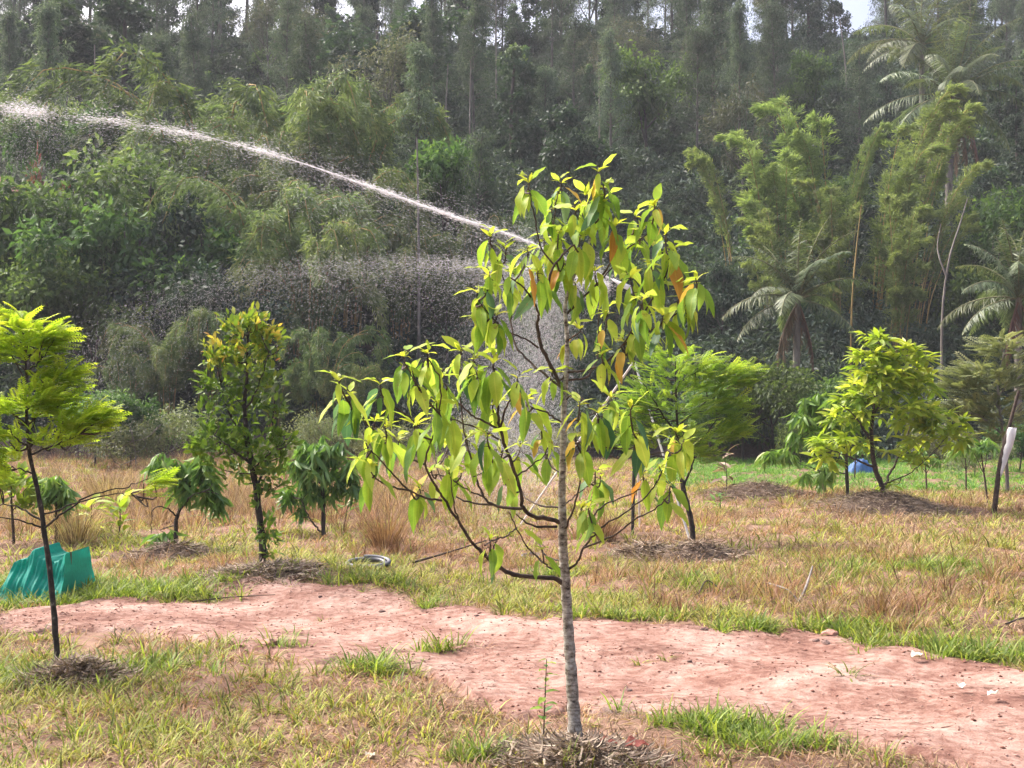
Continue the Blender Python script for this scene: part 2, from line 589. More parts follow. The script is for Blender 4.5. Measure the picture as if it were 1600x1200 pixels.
# clods and gravel ground into the track
q = np.random.default_rng(61)
n = 7000
x = q.uniform(-6.5, 7, n)
u = q.random(n)
u = np.where(q.random(n) < .45, q.choice([.06, .52, .93], n) + q.normal(0, .06, n), u).clip(.01, .99)
y = np.interp(x, NE[_no, 0], NE[_no, 1]) * (1 - u) + np.interp(x, FE[_fo, 0], FE[_fo, 1]) * u
CL_V = np.array([[1, 0, 0], [-1, .1, 0], [.1, 1, .1], [0, -1, -.1], [.2, .1, .7], [-.1, 0, -.5]], float)
CL_F = np.array([[0, 2, 4], [2, 1, 4], [1, 3, 4], [3, 0, 4], [2, 0, 5], [1, 2, 5], [3, 1, 5], [0, 3, 5]])
az = q.uniform(0, 6.28, n)
sz = .004 + .012 * q.random(n) ** 3
V, F, ti = bake(CL_V, CL_F, np.stack([x, y, track_z(x, y) + .001], -1), frames(np.stack([np.cos(az), np.sin(az), q.normal(0, .2, n)], -1), np.tile([0, 0, 1.0], (n, 1))), np.stack([sz, sz * q.uniform(.7, 1.4, n), sz], -1), q.random(n))
M['clod'] = leaf_mat('clod', [(0, (.12, .05, .035)), (.5, (.28, .14, .11)), (1, (.46, .30, .25))], 0, .95, 0, spec=.1, hue_var=0)
o = obj('track_gravel', mesh_of('track_gravel', [(V, F, 0, ti)], M['clod']), kind='stuff')
tag(o, 'small reddish clods and gravel strewn over the dirt track', 'gravel')


def ztrack(x, y):
    return float(track_z(np.array(x), np.array(y)))


# ------------------------------------------------------------------ geometry-node scatter for what cannot be counted
def hidden_collection(name, meshes):
    c = bpy.data.collections.new(name)
    for k, me in enumerate(meshes):
        o = bpy.data.objects.new('%s_%02d' % (name, k), me)
        c.objects.link(o)
    return c


def scatter(name, pts, rotz, tilt, scl, kind_idx, coll, label, cat):
    n = len(pts)
    me = bpy.data.meshes.new(name)
    me.vertices.add(n)
    me.vertices.foreach_set('co', np.asarray(pts, np.float32).ravel())
    rv = np.stack([tilt[:, 0], tilt[:, 1], rotz], -1).astype(np.float32)
    me.attributes.new('rot', 'FLOAT_VECTOR', 'POINT').data.foreach_set('vector', rv.ravel())
    me.attributes.new('scl', 'FLOAT', 'POINT').data.foreach_set('value', np.asarray(scl, np.float32))
    me.attributes.new('pick', 'INT', 'POINT').data.foreach_set('value', np.asarray(kind_idx, np.int32))
    o = obj(name, me, kind='stuff')
    tag(o, label, cat)
    ng = bpy.data.node_groups.new(name, 'GeometryNodeTree')
    ng.interface.new_socket('Geometry', in_out='INPUT', socket_type='NodeSocketGeometry')
    ng.interface.new_socket('Geometry', in_out='OUTPUT', socket_type='NodeSocketGeometry')
    gi, go = ng.nodes.new('NodeGroupInput'), ng.nodes.new('NodeGroupOutput')
    ci = ng.nodes.new('GeometryNodeCollectionInfo')
    ci.inputs['Collection'].default_value = coll
    ci.inputs['Separate Children'].default_value = True
    ci.inputs['Reset Children'].default_value = True
    ip = ng.nodes.new('GeometryNodeInstanceOnPoints')
    ip.inputs['Pick Instance'].default_value = True

    def attr(nm_, ty):
        a = ng.nodes.new('GeometryNodeInputNamedAttribute')
        a.data_type = ty
        a.inputs['Name'].default_value = nm_
        return a.outputs['Attribute']
    ng.links.new(gi.outputs[0], ip.inputs['Points'])
    ng.links.new(ci.outputs[0], ip.inputs['Instance'])
    ng.links.new(attr('pick', 'INT'), ip.inputs['Instance Index'])
    ng.links.new(attr('rot', 'FLOAT_VECTOR'), ip.inputs['Rotation'])
    ng.links.new(attr('scl', 'FLOAT'), ip.inputs['Scale'])
    ng.links.new(ip.outputs[0], go.inputs[0])
    o.modifiers.new('scatter', 'NODES').node_group = ng
    return o


def grass_tuft(name, seed, mat, n, hmin, hmax, spread, lean, w, flat=0.0, bend=.6):
    r = np.random.default_rng(seed)
    parts = []
    tV, tF = blade(1, bend, 3)
    az = r.uniform(0, 6.283, n)
    out = np.stack([np.cos(az), np.sin(az), np.zeros(n)], -1)
    ln = np.abs(r.normal(0, lean, n)) + r.uniform(0, .15, n)
    ln = np.where(r.random(n) < flat, r.uniform(1.1, 1.5, n), ln)
    d = out * np.sin(ln)[:, None] + np.array([0, 0, 1.0]) * np.cos(ln)[:, None]
    nn = norm(out * np.cos(ln)[:, None] - np.array([0, 0, 1.0]) * np.sin(ln)[:, None] + .3 * r.normal(size=(n, 3)))
    rot = frames(d, nn)
    L = r.uniform(hmin, hmax, n)
    pos = out * (r.random(n) ** .7 * spread)[:, None]
    pos[:, 2] -= .01
    scl = np.stack([w * r.uniform(.7, 1.3, n), L, L], -1)
    V, F, ti = bake(tV, tF, pos, rot, scl, r.random(n))
    return mesh_of(name, [(V, F, 0, ti)], mat)


tufts = []
tufts += [grass_tuft('a', 11, M['g_green'], 16, .05, .17, .05, .6, .010), grass_tuft('b', 12, M['g_green'], 20, .05, .13, .07, .75, .010, .2)]
tufts += [grass_tuft('c', 13, M['g_straw'], 18, .06, .16, .06, .7, .007, .35), grass_tuft('d', 14, M['g_straw'], 22, .05, .12, .08, .9, .007, .5)]
tufts += [grass_tuft('e', 15, M['g_red'], 18, .05, .15, .06, .7, .008, .35), grass_tuft('f', 16, M['g_red'], 22, .04, .11, .08, .9, .009, .5)]
tufts += [grass_tuft('g', 17, M['g_lush'], 20, .08, .19, .05, .55, .010), grass_tuft('h', 18, M['g_lush'], 24, .06, .16, .07, .7, .010)]
tufts += [grass_tuft('i', 19, M['g_straw'], 30, .45, .95, .12, .22, .009, .05, .4), grass_tuft('j', 20, M['g_red'], 30, .35, .8, .14, .28, .010, .05, .4)]
tufts += [grass_tuft('k', 31, M['g_lawn'], 22, .08, .19, .07, .6, .012), grass_tuft('l', 32, M['g_lawn'], 24, .06, .16, .08, .7, .012)]
tufts += [grass_tuft('m', 33, M['g_red'], 26, .14, .34, .10, .35, .008, .1, .4), grass_tuft('n', 34, M['g_straw'], 26, .12, .30, .10, .4, .007, .1, .5)]
GC = hidden_collection('grass_tuft', tufts)

LUSH = []       # (x, y, rx, ry, weight): patches of living grass
for px, py, rx, ry, w in [(110, 930, 2.2, .8, 1.0), (250, 925, 1.3, .5, .8), (1150, 1140, .38, .17, 1.2), (1215, 1165, .35, .15, .8), (1560, 1030, .8, .2, 1.0), (1400, 1010, .6, .13, .9),
                          (1290, 988, .5, .2, .8), (1350, 1018, .3, .12, .8), (700, 1018, .32, .12, 1.0), (440, 1012, .3, .15, 1.0), (600, 1045, .25, .2, .8), (1480, 890, .6, .5, .55), (1330, 895, .4, .4, .5), (1100, 915, .5, .5, .4),
                          (60, 1060, .5, .3, .7), (230, 1045, .4, .25, .5), (740, 1185, .2, .1, .8), (560, 908, .5, .2, .6), (960, 965, .5, .12, .5), (850, 900, .4, .3, .4), (40, 1150, .5, .25, .3), (1170, 985, .4, .1, .9)]:
    g = G(px, py)
    LUSH.append((g[0], g[1], rx, ry, w))


def lushness(x, y):
    z = np.zeros_like(x)
    for gx, gy, rx, ry, w in LUSH:
        z = np.maximum(z, w * np.exp(-((x - gx) / rx) ** 2 - ((y - gy) / ry) ** 2))
    return z


def field_points(rng, n, ya, yb, marg):
    y = np.sqrt(rng.uniform(ya * ya, yb * yb, n))
    x = rng.uniform(-1, 1, n) * (y * .44 + marg)
    return x, y


MOUNDS = [(1085, 875, .62, .20), (1010, 868, .45, .12), (1385, 795, 1.3, .30), (268, 868, .65, .14), (405, 897, .6, .06), (120, 1062, .34, .10), (905, 1188, .40, .05), (1185, 775, 1.0, .2)]
MW = [(G(a, b), r_, h_) for a, b, r_, h_ in MOUNDS]

GP = [[], [], [], []]
for n, ya, yb, marg, sc_, hf in [(15000, 3.6, 8.2, 1.6, 1.0, 1.0), (22000, 8.2, 14.5, 2.0, 1.15, 1.2), (22000, 14.5, 27, 3.0, 1.7, 1.8), (17000, 27, 47.5, 4, 2.4, 3.0)]:
    x, y = field_points(rng, n, ya, yb, marg)
    sd = track_sd(x, y)
    lu = lushness(x, y)
    edge_noise = .10 * wob(x, y, 6, 1)
    keep = (sd < .0 + edge_noise * 1.3 + (rng.random(n) < .12) * .22) | (lu > .55 + .3 * rng.random(n))
    thin_ = rng.random(n) < (.66 + .5 * wob(x, y, 1.7, 4)) * (.55 + .45 * smooth(0, .35, -sd))
    keep &= (thin_ | (lu > .3))
    for g, r_, h_ in MW:
        dd = np.hypot(x - g[0], (y - g[1]) * 1.2) / (r_ * 1.0)
        keep &= ~((dd < 1) & (rng.random(n) < (.93 if h_ > .12 else .6)))
    x, y, sd, lu = x[keep], y[keep], sd[keep], lu[keep]
    n = len(x)
    lawn = (y > 27.5) & (x > 3.5 + .06 * (y - 27)) & (y < 47.5)
    # which sort of tuft: probabilities from patches of growth
    a = .5 + .9 * wob(x, y, .55, 7) + .6 * wob(x, y, 2.1, 9)
    red = .32 + .6 * wob(x, y, .8, 12)
    near_e = np.exp(-np.clip(-sd, 0, 9) / .35)
    left_far = smooth(15.5, 19, y) * smooth(1.0, -1.5, x)
    u = rng.random(n)
    pick = np.where(u < .06 + .40 * a - .1 * left_far, rng.integers(0, 2, n), rng.integers(2, 4, n))
    v = rng.random(n)
    pick = np.where((pick >= 2) & (v < red), rng.integers(4, 6, n), pick)
    pick = np.where((y < 14.5) & (rng.random(n) < .05 * near_e), rng.integers(6, 8, n), pick)
    pick = np.where(rng.random(n) < lu * 1.1, rng.integers(6, 8, n), pick)
    pick = np.where(lawn & (rng.random(n) < .9 - .45 * smooth(11, 16, x)), rng.integers(10, 12, n), pick)
    weeds = (rng.random(n) < .30 * np.clip(wob(x, y, .7, 15) + .25 * wob(x, y, 2.6, 3), 0, 1)) & (y > 8.5) & ~lawn & (lu < .3) & (rng.random(n) > .7 * left_far)
    pick = np.where(weeds, 12 + (rng.random(n) < .4), pick)
    tall = (rng.random(n) < left_far * .2 * np.clip(.7 + .9 * wob(x, y, .45, 6), 0, 1.4)) & (y > 16)
    pick = np.where(tall, rng.integers(8, 10, n), pick)
    s = sc_ * rng.uniform(.6, 1.15, n) * (1 + .1 * lu)
    s = np.where(weeds, rng.uniform(.7, 1.2, n) * (1 + .25 * smooth(15, 27, y)), s)
    s = np.where(tall, rng.uniform(.35, .9, n), s)
    s = np.where(lawn, s * .65, s)
    GP[0].append(np.stack([x, y, H(x, y)], -1))
    GP[1].append(s)
    GP[2].append(pick)
pts = np.concatenate(GP[0])
n = len(pts)
scatter('field_grass', pts, rng.uniform(0, 6.283, n), rng.normal(0, .12, (n, 2)), np.concatenate(GP[1]), np.concatenate(GP[2]), GC,
        'patchy green, straw and reddish grass covering the orchard field', 'grass')

# ------------------------------------------------------------------ plant builders
def leaf_cloud(rng, centers, radii, n_each, size, tmpl, droop=.4, up=.5, shell=.5, flat=1.0):
    """leaves through balls of foliage; returns (V, F, tint)"""
    tV, tF = tmpl
    C = np.repeat(np.asarray(centers, float), n_each, 0)
    Rr = np.repeat(np.asarray(radii, float), n_each)
    n = len(C)
    d = rand_dirs(rng, n)
    rr = rng.random(n) ** shell
    off = d * (rr * Rr)[:, None]
    off[:, 2] *= flat
    pos = C + off
    dirv = norm(d * .8 + rand_dirs(rng, n) * .7 + np.array([0, 0, -droop]))
    nn = norm(np.array([0, 0, up]) + d * .5 + rand_dirs(rng, n) * .6)
    s = size * rng.uniform(.65, 1.35, n)
    clump = np.repeat(rng.random(len(centers)), n_each)
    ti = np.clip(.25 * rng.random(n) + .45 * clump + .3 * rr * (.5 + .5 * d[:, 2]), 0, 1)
    return bake(tV, tF, pos, frames(dirv, nn), s, ti)


def tree_round(seed, h, cr, leafmat, bark, nclump=70, nleaf=60, lsize=.28, lw=.55, cz=.62, flat=.85, trunk_r=.13, lean=.0, droop=.4, lobes=6):
    r = np.random.default_rng(seed)
    # lobed crown: clumps sit on a handful of uneven lobes
    lc = np.stack([r.normal(0, .45 * cr, lobes), r.normal(0, .45 * cr, lobes), h * cz + r.uniform(-.9, 1, lobes) * (h * (1 - cz)) * .55], -1)
    lr = r.uniform(.38, .62, lobes) * cr
    k = r.integers(0, lobes, nclump)
    d = rand_dirs(r, nclump)
    d[:, 2] = np.where(d[:, 2] < -.3, -d[:, 2] * .5, d[:, 2])
    c = lc[k] + d * (lr[k] * r.uniform(.65, 1.05, nclump))[:, None] * np.array([1, 1, flat])
    c[:, 2] = np.clip(c[:, 2], h * .12, h)
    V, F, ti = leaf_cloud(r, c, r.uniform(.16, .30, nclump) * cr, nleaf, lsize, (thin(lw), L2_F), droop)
    crown = mesh_of('crown', [(V, F, 0, ti)], leafmat)
    tp = crom([[0, 0, -.3], [lean * .3 + r.normal(0, .08), r.normal(0, .08), h * .35], [lean + r.normal(0, .15), r.normal(0, .15), h * .8]], 9)
    tb = [tube(tp, np.linspace(trunk_r, trunk_r * .3, 9), 7)]
    for q in range(lobes):
        s = tp[r.integers(3, 7)]
        tb.append(tube(crom([s, (s + lc[q]) / 2 + r.normal(0, .15, 3), lc[q] + np.array([0, 0, lr[q] * .5])], 6), np.linspace(trunk_r * .45, .02, 6), 5))
    V, F = merge(tb)
    return mesh_of('trunk', [(V, F, 0, None)], bark, True), crown


def tree_oak(seed, h, leafmat, bark, nbr=46, nleaf=55, lsize=.34, lw=.2, base=.3, width=1.7, trunk_r=.15, droop=.9, top=.25):
    """tall narrow feathery tree"""
    r = np.random.default_rng(seed)
    tp = crom([[0, 0, -.3], [r.normal(0, .12), r.normal(0, .12), h * .5], [r.normal(0, .2), r.normal(0, .2), h * .97]], 12)
    tb = [tube(tp, np.linspace(trunk_r, .03, 12), 7)]
    cs, rs = [], []
    for q in range(nbr):
        t = base + (1 - base) * r.random() ** .8
        p = np.array([np.interp(t * h * .97, tp[:, 2], tp[:, k]) for k in range(3)])
        az = r.uniform(0, 6.283)
        ln = width * (1 - (t - base) / (1 - base) * (1 - top)) * r.uniform(.55, 1.15)
        e = p + np.array([math.cos(az) * ln, math.sin(az) * ln, ln * r.uniform(.2, .7)])
        mid = (p + e) / 2 + np.array([0, 0, .12 * ln])
        tb.append(tube(crom([p, mid, e], 5), np.linspace(trunk_r * .22, .012, 5), 4))
        for f in (.55, 1.0):
            cs.append(p + (e - p) * f + r.normal(0, .1, 3))
            rs.append(r.uniform(.35, .62) * (.6 + .4 * width / 1.7))
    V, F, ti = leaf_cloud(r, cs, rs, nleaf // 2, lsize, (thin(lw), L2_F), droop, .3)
    crown = mesh_of('crown', [(V, F, 0, ti)], leafmat)
    V, F = merge(tb)
    return mesh_of('trunk', [(V, F, 0, None)], bark, True), crown


def tree_column(seed, h, leafmat, bark, rad=1.1, n=70, nleaf=55, lsize=.26, topball=.0, lw=.65):
    """trunk wrapped in climbing leaves"""
    r = np.random.default_rng(seed)
    z = r.uniform(.08, 1, n) * h
    prof = rad * (.55 + .45 * np.sin(np.pi * np.clip(z / h, 0, 1) ** .8) + .18 * np.sin(z * 1.9 + seed))
    prof *= np.where(z > h * .92, .6, 1)
    az = r.uniform(0, 6.283, n)
    rr = prof * r.uniform(.2, 1, n) ** .6
    c = np.stack([np.cos(az) * rr, np.sin(az) * rr, z], -1)
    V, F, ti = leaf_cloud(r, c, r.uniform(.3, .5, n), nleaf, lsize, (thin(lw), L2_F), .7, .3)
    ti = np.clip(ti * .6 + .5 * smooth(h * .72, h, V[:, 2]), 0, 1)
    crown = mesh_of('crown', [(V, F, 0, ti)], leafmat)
    tp = crom([[0, 0, -.3], [r.normal(0, .1), r.normal(0, .1), h * .5], [0, 0, h * .95]], 8)
    V, F = tube(tp, np.linspace(.17, .06, 8), 7)
    return mesh_of('trunk', [(V, F, 0, None)], bark, True), crown


def bamboo(seed, h, leafmat, nculm=30, spread=.9, nod=.5, nleaf=420, lsize=.30, plume=.55, arch=.32):
    r = np.random.default_rng(seed)
    tb, P, D_, TI = [], [], [], []
    for q in range(nculm):
        az = r.uniform(0, 6.283)
        o = np.array([math.cos(az), math.sin(az), 0])
        b = o * spread * r.random() ** .6
        L = h * r.uniform(.5, 1.03)
        a = arch * r.uniform(.25, 1.2)
        c = crom([b - [0, 0, .3], b + o * a * L * .15 + [0, 0, L * .45], b + o * a * L * .55 + [0, 0, L * .82],
                  b + o * L * (a + nod * .12) + [0, 0, L * (1.0 - .10 * nod)], b + o * L * (a + nod * .26) + [0, 0, L * (.97 - .30 * nod)]], 14)
        tb.append(tube(c, np.linspace(.055, .012, 14), 5))
        t = r.uniform(.16, 1, nleaf) ** .8
        idx = t * 13
        i0 = np.minimum(idx.astype(int), 12)
        p = c[i0] + (c[i0 + 1] - c[i0]) * (idx - i0)[:, None]
        # leaves sit in bunches along the culm
        nb = 26
        bt = np.sort(r.uniform(.14, 1, nb))
        bo = rand_dirs(r, nb) * np.array([1, 1, .5])
        kb = np.clip(np.searchsorted(bt, t), 0, nb - 1)
        env = plume * (1.15 - t) ** .5 * (.35 + t)
        p = p + bo[kb] * (env * r.uniform(.2, 1.1, nleaf))[:, None] + r.normal(0, .10, (nleaf, 3)) * plume / .55
        p[:, 2] -= .12 * r.random(nleaf)
        P.append(p)
        D_.append(norm(bo[kb] * .7 + o * .35 + rand_dirs(r, nleaf) * .55 + np.array([0, 0, -.55 if nod > .6 else .05])))
        TI.append(np.clip(.1 + .3 * r.random(nleaf) + .3 * t + .35 * (r.random(nb)[kb] - .3) + .2 * (r.random() - .4), 0, 1))
    P, D_ = np.concatenate(P), np.concatenate(D_)
    n = len(P)
    P[:, 2] = np.maximum(P[:, 2], .1)
    V, F, ti = bake(thin(.2), L2_F, P, frames(D_, norm(rand_dirs(r, n) + [0, 0, .7])), lsize * r.uniform(.6, 1.3, n), np.concatenate(TI))
    crown = mesh_of('crown', [(V, F, 0, ti)], leafmat)
    V, F = merge(tb)
    return mesh_of('culms', [(V, F, 0, None)], M['culm'], True), crown


def bamboo_plume(seed, h, leafmat, nculm=7, fan=.5, arch=.3, nleaf=1300, lsize=.32, plume=.6):
    """a bundle of canes all leaning towards +x, foliage tapering to pointed tips"""
    r = np.random.default_rng(seed)
    tb, P, D_, TI = [], [], [], []
    for q in range(nculm):
        az = r.normal(0, fan)
        o = np.array([math.cos(az), math.sin(az), 0])
        b = np.array([r.normal(0, .5), r.normal(0, .4), 0])
        L = h * (1.0 if q == 0 else r.uniform(.45, .97))
        a = arch * r.uniform(.6, 1.2)
        c = crom([b - [0, 0, .3], b + o * a * L * .22 + [0, 0, L * .4], b + o * a * L * .6 + [0, 0, L * .75], b + o * L * a + [0, 0, L * .96], b + o * L * (a + .1) + [0, 0, L * .99]], 16)
        tb.append(tube(c, np.linspace(.05, .01, 16), 5))
        t = r.uniform(.2, 1, nleaf) ** .75
        idx = t * 15
        i0 = np.minimum(idx.astype(int), 14)
        p = c[i0] + (c[i0 + 1] - c[i0]) * (idx - i0)[:, None]
        nb = 60
        bt = np.sort(r.uniform(.18, 1, nb))
        bo = rand_dirs(r, nb) * np.array([1, 1, .6])
        kb = np.clip(np.searchsorted(bt, t), 0, nb - 1)
        env = plume * (1.05 - t) ** .55 * (.5 + .9 * t)
        p = p + bo[kb] * (env * r.uniform(.1, 1.2, nleaf))[:, None] + r.normal(0, .09, (nleaf, 3))
        P.append(p)
        T_ = norm(c[i0 + 1] - c[i0])
        D_.append(norm(bo[kb] * .7 + T_ * .6 + rand_dirs(r, nleaf) * .5 + np.array([0, 0, -.15])))
        TI.append(np.clip(.05 + .25 * r.random(nleaf) + .35 * t + .45 * (r.random(nb)[kb] - .35), 0, 1))
    P, D_ = np.concatenate(P), np.concatenate(D_)
    n = len(P)
    V, F, ti = bake(thin(.18), L2_F, P, frames(D_, norm(rand_dirs(r, n) + [0, 0, .7])), lsize * r.uniform(.6, 1.3, n), np.concatenate(TI))
    crown = mesh_of('crown', [(V, F, 0, ti)], leafmat)
    V, F = merge(tb)
    return mesh_of('culms', [(V, F, 0, None)], M['culm'], True), crown


def place(name, pair, label, cat, x, y, scl, rz=None, group=None, trunk_name='trunk', sz=None, z=None):
    r = thing(name, label, cat, (x, y, float(H(x, y)) if z is None else z), group)
    r.rotation_euler = (0, 0, rng.uniform(0, 6.283) if rz is None else rz)
    r.scale = (scl, scl, scl if sz is None else sz)
    obj(trunk_name, pair[0], r)
    c = obj('crown', pair[1], r)
    c['kind'] = 'stuff'
    return r


# templates
M['bark_mid'] = bark_mat('bark_mid', (.055, .048, .044), (.15, .135, .125), scale=3, bump=.2)
T_OAK = [tree_oak(100 + k, 14, M['oak'], M['bark_mid'], width=1.7 + .3 * k, base=.12 + .05 * k, nbr=62, nleaf=100, lsize=.25, lw=.24) for k in range(4)]
T_VINE = [tree_column(120 + k, 9, M['vine'], M['bark_dark'], rad=1.15 + .2 * k) for k in range(3)]
T_ROUND = [tree_round(140 + k, 7, 2.7, M['broad'], M['bark_dark'], 80, 60, .30, .5) for k in range(4)]
T_DARKR = [tree_round(160 + k, 7, 2.5, M['vine'], M['bark_dark'], 80, 60, .28, .55, cz=.58) for k in range(3)]
T_SPARSE = [tree_round(180 + k, 13, 3.0, M['dry'], M['bark_mid'], 90, 46, .30, .35, cz=.66, flat=1.5, trunk_r=.14, lobes=9) for k in range(3)]
T_BAMN = [bamboo(220 + k, 8, M['bamboo_g'], 20, .9, 1.0, 850, .34, .75, .34) for k in range(3)]
T_PLUME = [bamboo_plume(210, 12, M['bamboo_y'], 11, .8, .22, 1200, .34, .95), bamboo_plume(211, 12, M['bamboo_y'], 5, .35, .28, 1300, .32, .62), bamboo_plume(212, 12, M['bamboo_y'], 6, .5, .34, 1200, .32, .7)]
T_BUSH = [tree_round(240 + k, 3.2, 2.0, M['broad'], M['bark_dark'], 70, 60, .20, .5, cz=.5, flat=1.0, trunk_r=.06) for k in range(3)]
T_SCRUB = [tree_round(260 + k, 2.2, 1.6, M['scrub'], M['bark_pale'], 80, 60, .13, .3, cz=.5, flat=.9, trunk_r=.035, lobes=8) for k in range(3)]

# undergrowth of the hillside: one mass nobody could count
ug = []
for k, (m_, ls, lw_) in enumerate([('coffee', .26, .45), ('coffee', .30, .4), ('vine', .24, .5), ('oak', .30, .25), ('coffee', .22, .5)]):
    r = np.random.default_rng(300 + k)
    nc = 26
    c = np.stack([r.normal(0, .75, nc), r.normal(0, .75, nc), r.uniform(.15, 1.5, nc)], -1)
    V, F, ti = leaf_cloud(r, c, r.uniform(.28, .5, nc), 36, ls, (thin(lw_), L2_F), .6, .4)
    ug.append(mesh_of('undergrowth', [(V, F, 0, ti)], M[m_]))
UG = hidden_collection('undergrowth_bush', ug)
n = 11000
y = rng.uniform(48.5, 128, n)
x = rng.uniform(-1, 1, n) * (y * .46 + 16)
keep = rng.random(n) < (.62 + .5 * wob(x, y, .35, 3))
x, y = x[keep], y[keep]
n = len(x)
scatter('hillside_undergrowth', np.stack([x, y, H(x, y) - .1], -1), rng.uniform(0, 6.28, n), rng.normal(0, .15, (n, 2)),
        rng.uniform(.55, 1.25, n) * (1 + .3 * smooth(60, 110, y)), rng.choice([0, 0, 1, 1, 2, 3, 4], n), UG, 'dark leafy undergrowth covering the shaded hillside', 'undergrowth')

# ------------------------------------------------------------------ forest on the hillside
ORD = ['first', 'second', 'third', 'fourth', 'fifth', 'sixth', 'seventh', 'eighth', 'ninth', 'tenth', 'eleventh', 'twelfth', 'thirteenth', 'fourteenth', 'fifteenth', 'sixteenth', 'seventeenth', 'eighteenth', 'nineteenth', 'twentieth']
ORD += ['twenty-' + o for o in ORD[:9]] + ['thirtieth'] + ['thirty-' + o for o in ORD[:9]] + ['fortieth'] + ['forty-' + o for o in ORD[:9]] + ['fiftieth'] + ['fifty-' + o for o in ORD[:9]]


def base_from(px, D):
    return A(px, 600, D)[0]


def top_scale(px, py_top, D, h_t):
    x = base_from(px, D)
    zt = A(px, py_top, D)[2]
    return x, max(.25, (zt - float(H(x, D))) / h_t)


MARKS = []


def mark(name, pair, h_t, label, cat, px, py, D, sxy=1.0, group=None, tn='trunk', rz=None):
    x, s = top_scale(px, py, D, h_t)
    MARKS.append((px, D, 16 * s * sxy))
    return place(name, pair, label, cat, x, D, s * sxy, rz, group, tn, s)


g_for = 'forest trees on the hillside'
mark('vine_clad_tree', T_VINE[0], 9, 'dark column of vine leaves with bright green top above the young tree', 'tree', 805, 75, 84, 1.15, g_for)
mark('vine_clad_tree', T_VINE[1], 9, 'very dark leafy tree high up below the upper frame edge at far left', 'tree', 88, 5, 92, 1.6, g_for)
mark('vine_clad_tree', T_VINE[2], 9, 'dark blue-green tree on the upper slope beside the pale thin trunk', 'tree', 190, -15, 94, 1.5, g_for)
mark('round_tree', T_DARKR[0], 7, 'round dark green tree just above the tip of the young foreground tree', 'tree', 888, 160, 76, .9, g_for)
mark('round_tree', T_ROUND[1], 7, 'round green crown high up, midway between dark column and bamboo', 'tree', 1012, 68, 86, .8, g_for)
mark('round_tree', T_ROUND[2], 7, 'small round green crown high up in front of a sky gap', 'tree', 1262, 70, 92, .6, g_for)
mark('round_tree', T_ROUND[0], 7, 'spreading light green bush on the upper slope at far left', 'tree', 100, 92, 80, .95, g_for)
mark('round_tree', T_DARKR[1], 7, 'dark broad crown above the drooping bamboo at the upper slope', 'tree', 590, 5, 95, 1.5, g_for)
mark('silver_oak', T_OAK[0], 14, 'tall hazy grey-green tree above the water jet, nearest the palm side', 'tree', 1120, -40, 88, 1.3, g_for)
mark('silver_oak', T_OAK[2], 14, 'hazy grey plume-like tree standing over the drooping bamboo', 'tree', 480, 25, 84, 1.4, g_for)
mark('pale_leaved_tree', T_SPARSE[0], 13, 'brownish sparse tree left of the tall yellow bamboo', 'tree', 1160, 130, 74, .9, g_for)
mark('low_tree', T_ROUND[3], 7, 'low light green tree on the slope beside the young tree tip', 'tree', 690, 205, 64, .75, g_for)

rows = np.concatenate([np.arange(57, 117, 5.6), np.arange(119, 137, 3.8)])
auto = {}
for ri, yb in enumerate(rows):
    half = yb * .44 + 6
    step = 4.4 + .012 * yb if yb < 117 else 4.5
    for xb in np.arange(-half, half, step):
        x = xb + rng.normal(0, 1.5)
        y = yb + rng.normal(0, 1.6)
        px = 800 + x / y * FPX
        if any(abs(px - mp) < 26 and y < mD + 4 and y > mD - 16 for mp, mD, _ in MARKS):
            continue
        if (y < 66 and (px < 560 or px > 1080)) or (1385 < px < 1600 and y < 80) or (px < 60 and y < 76):
            continue
        if rng.random() < (.1 if y < 117 else .02) or (y > 117 and wob(np.array(px), np.array(0.0), .011, 2.2) > .45 and rng.random() < .45):
            continue
        u = rng.random()
        if y > 118:
            kind = 'oak' if u < .58 else 'sparse' if u < .66 else 'vine'
        elif y > 85:
            kind = 'oak' if u < .40 else 'vine' if u < .60 else 'sparse' if u < .68 else 'dark' if u < .86 else 'round'
        else:
            kind = 'oak' if u < .30 else 'vine' if u < .5 else 'sparse' if u < .58 else 'dark' if u < .86 else 'round'
        band = 'far back of the ridge' if y > 132.5 else 'back of the ridge' if y > 128 else 'brow of the ridge' if y > 124.5 else 'front of the ridge' if y > 120.5 else 'ridge line' if y > 116 else 'topmost slope' if y > 106 else 'upper slope' if y > 96 else 'upper middle slope' if y > 86 else 'middle slope' if y > 76 else 'lower slope'
        auto.setdefault((kind, band), []).append((px, x, y))
KIND = {'oak': ('silver_oak', T_OAK, 'slender grey-green silver oak', (.6, 1.02)), 'vine': ('vine_clad_tree', T_VINE, 'dark vine-wrapped tree', (.5, .98)),
        'sparse': ('pale_leaved_tree', T_SPARSE, 'thin sparse-leaved pale-trunked tree', (.6, .9)), 'dark': ('round_tree', T_DARKR, 'rounded dark forest tree', (.42, .82)),
        'round': ('round_tree', T_ROUND, 'rounded light green forest tree', (.38, .68))}
for (kind, band), L in auto.items():
    nme, T, ph, (sa, sb) = KIND[kind]
    for k, (px, x, y) in enumerate(sorted(L)):
        s = rng.uniform(sa, sb) * (1.35 if y > 116 else 1.0)
        place(nme, T[rng.integers(len(T))], '%s, %s, %s from left of its kind there' % (ph, band, ORD[k]), 'tree', x, y, s * rng.uniform(.85, 1.15), None, g_for, 'trunk', s)
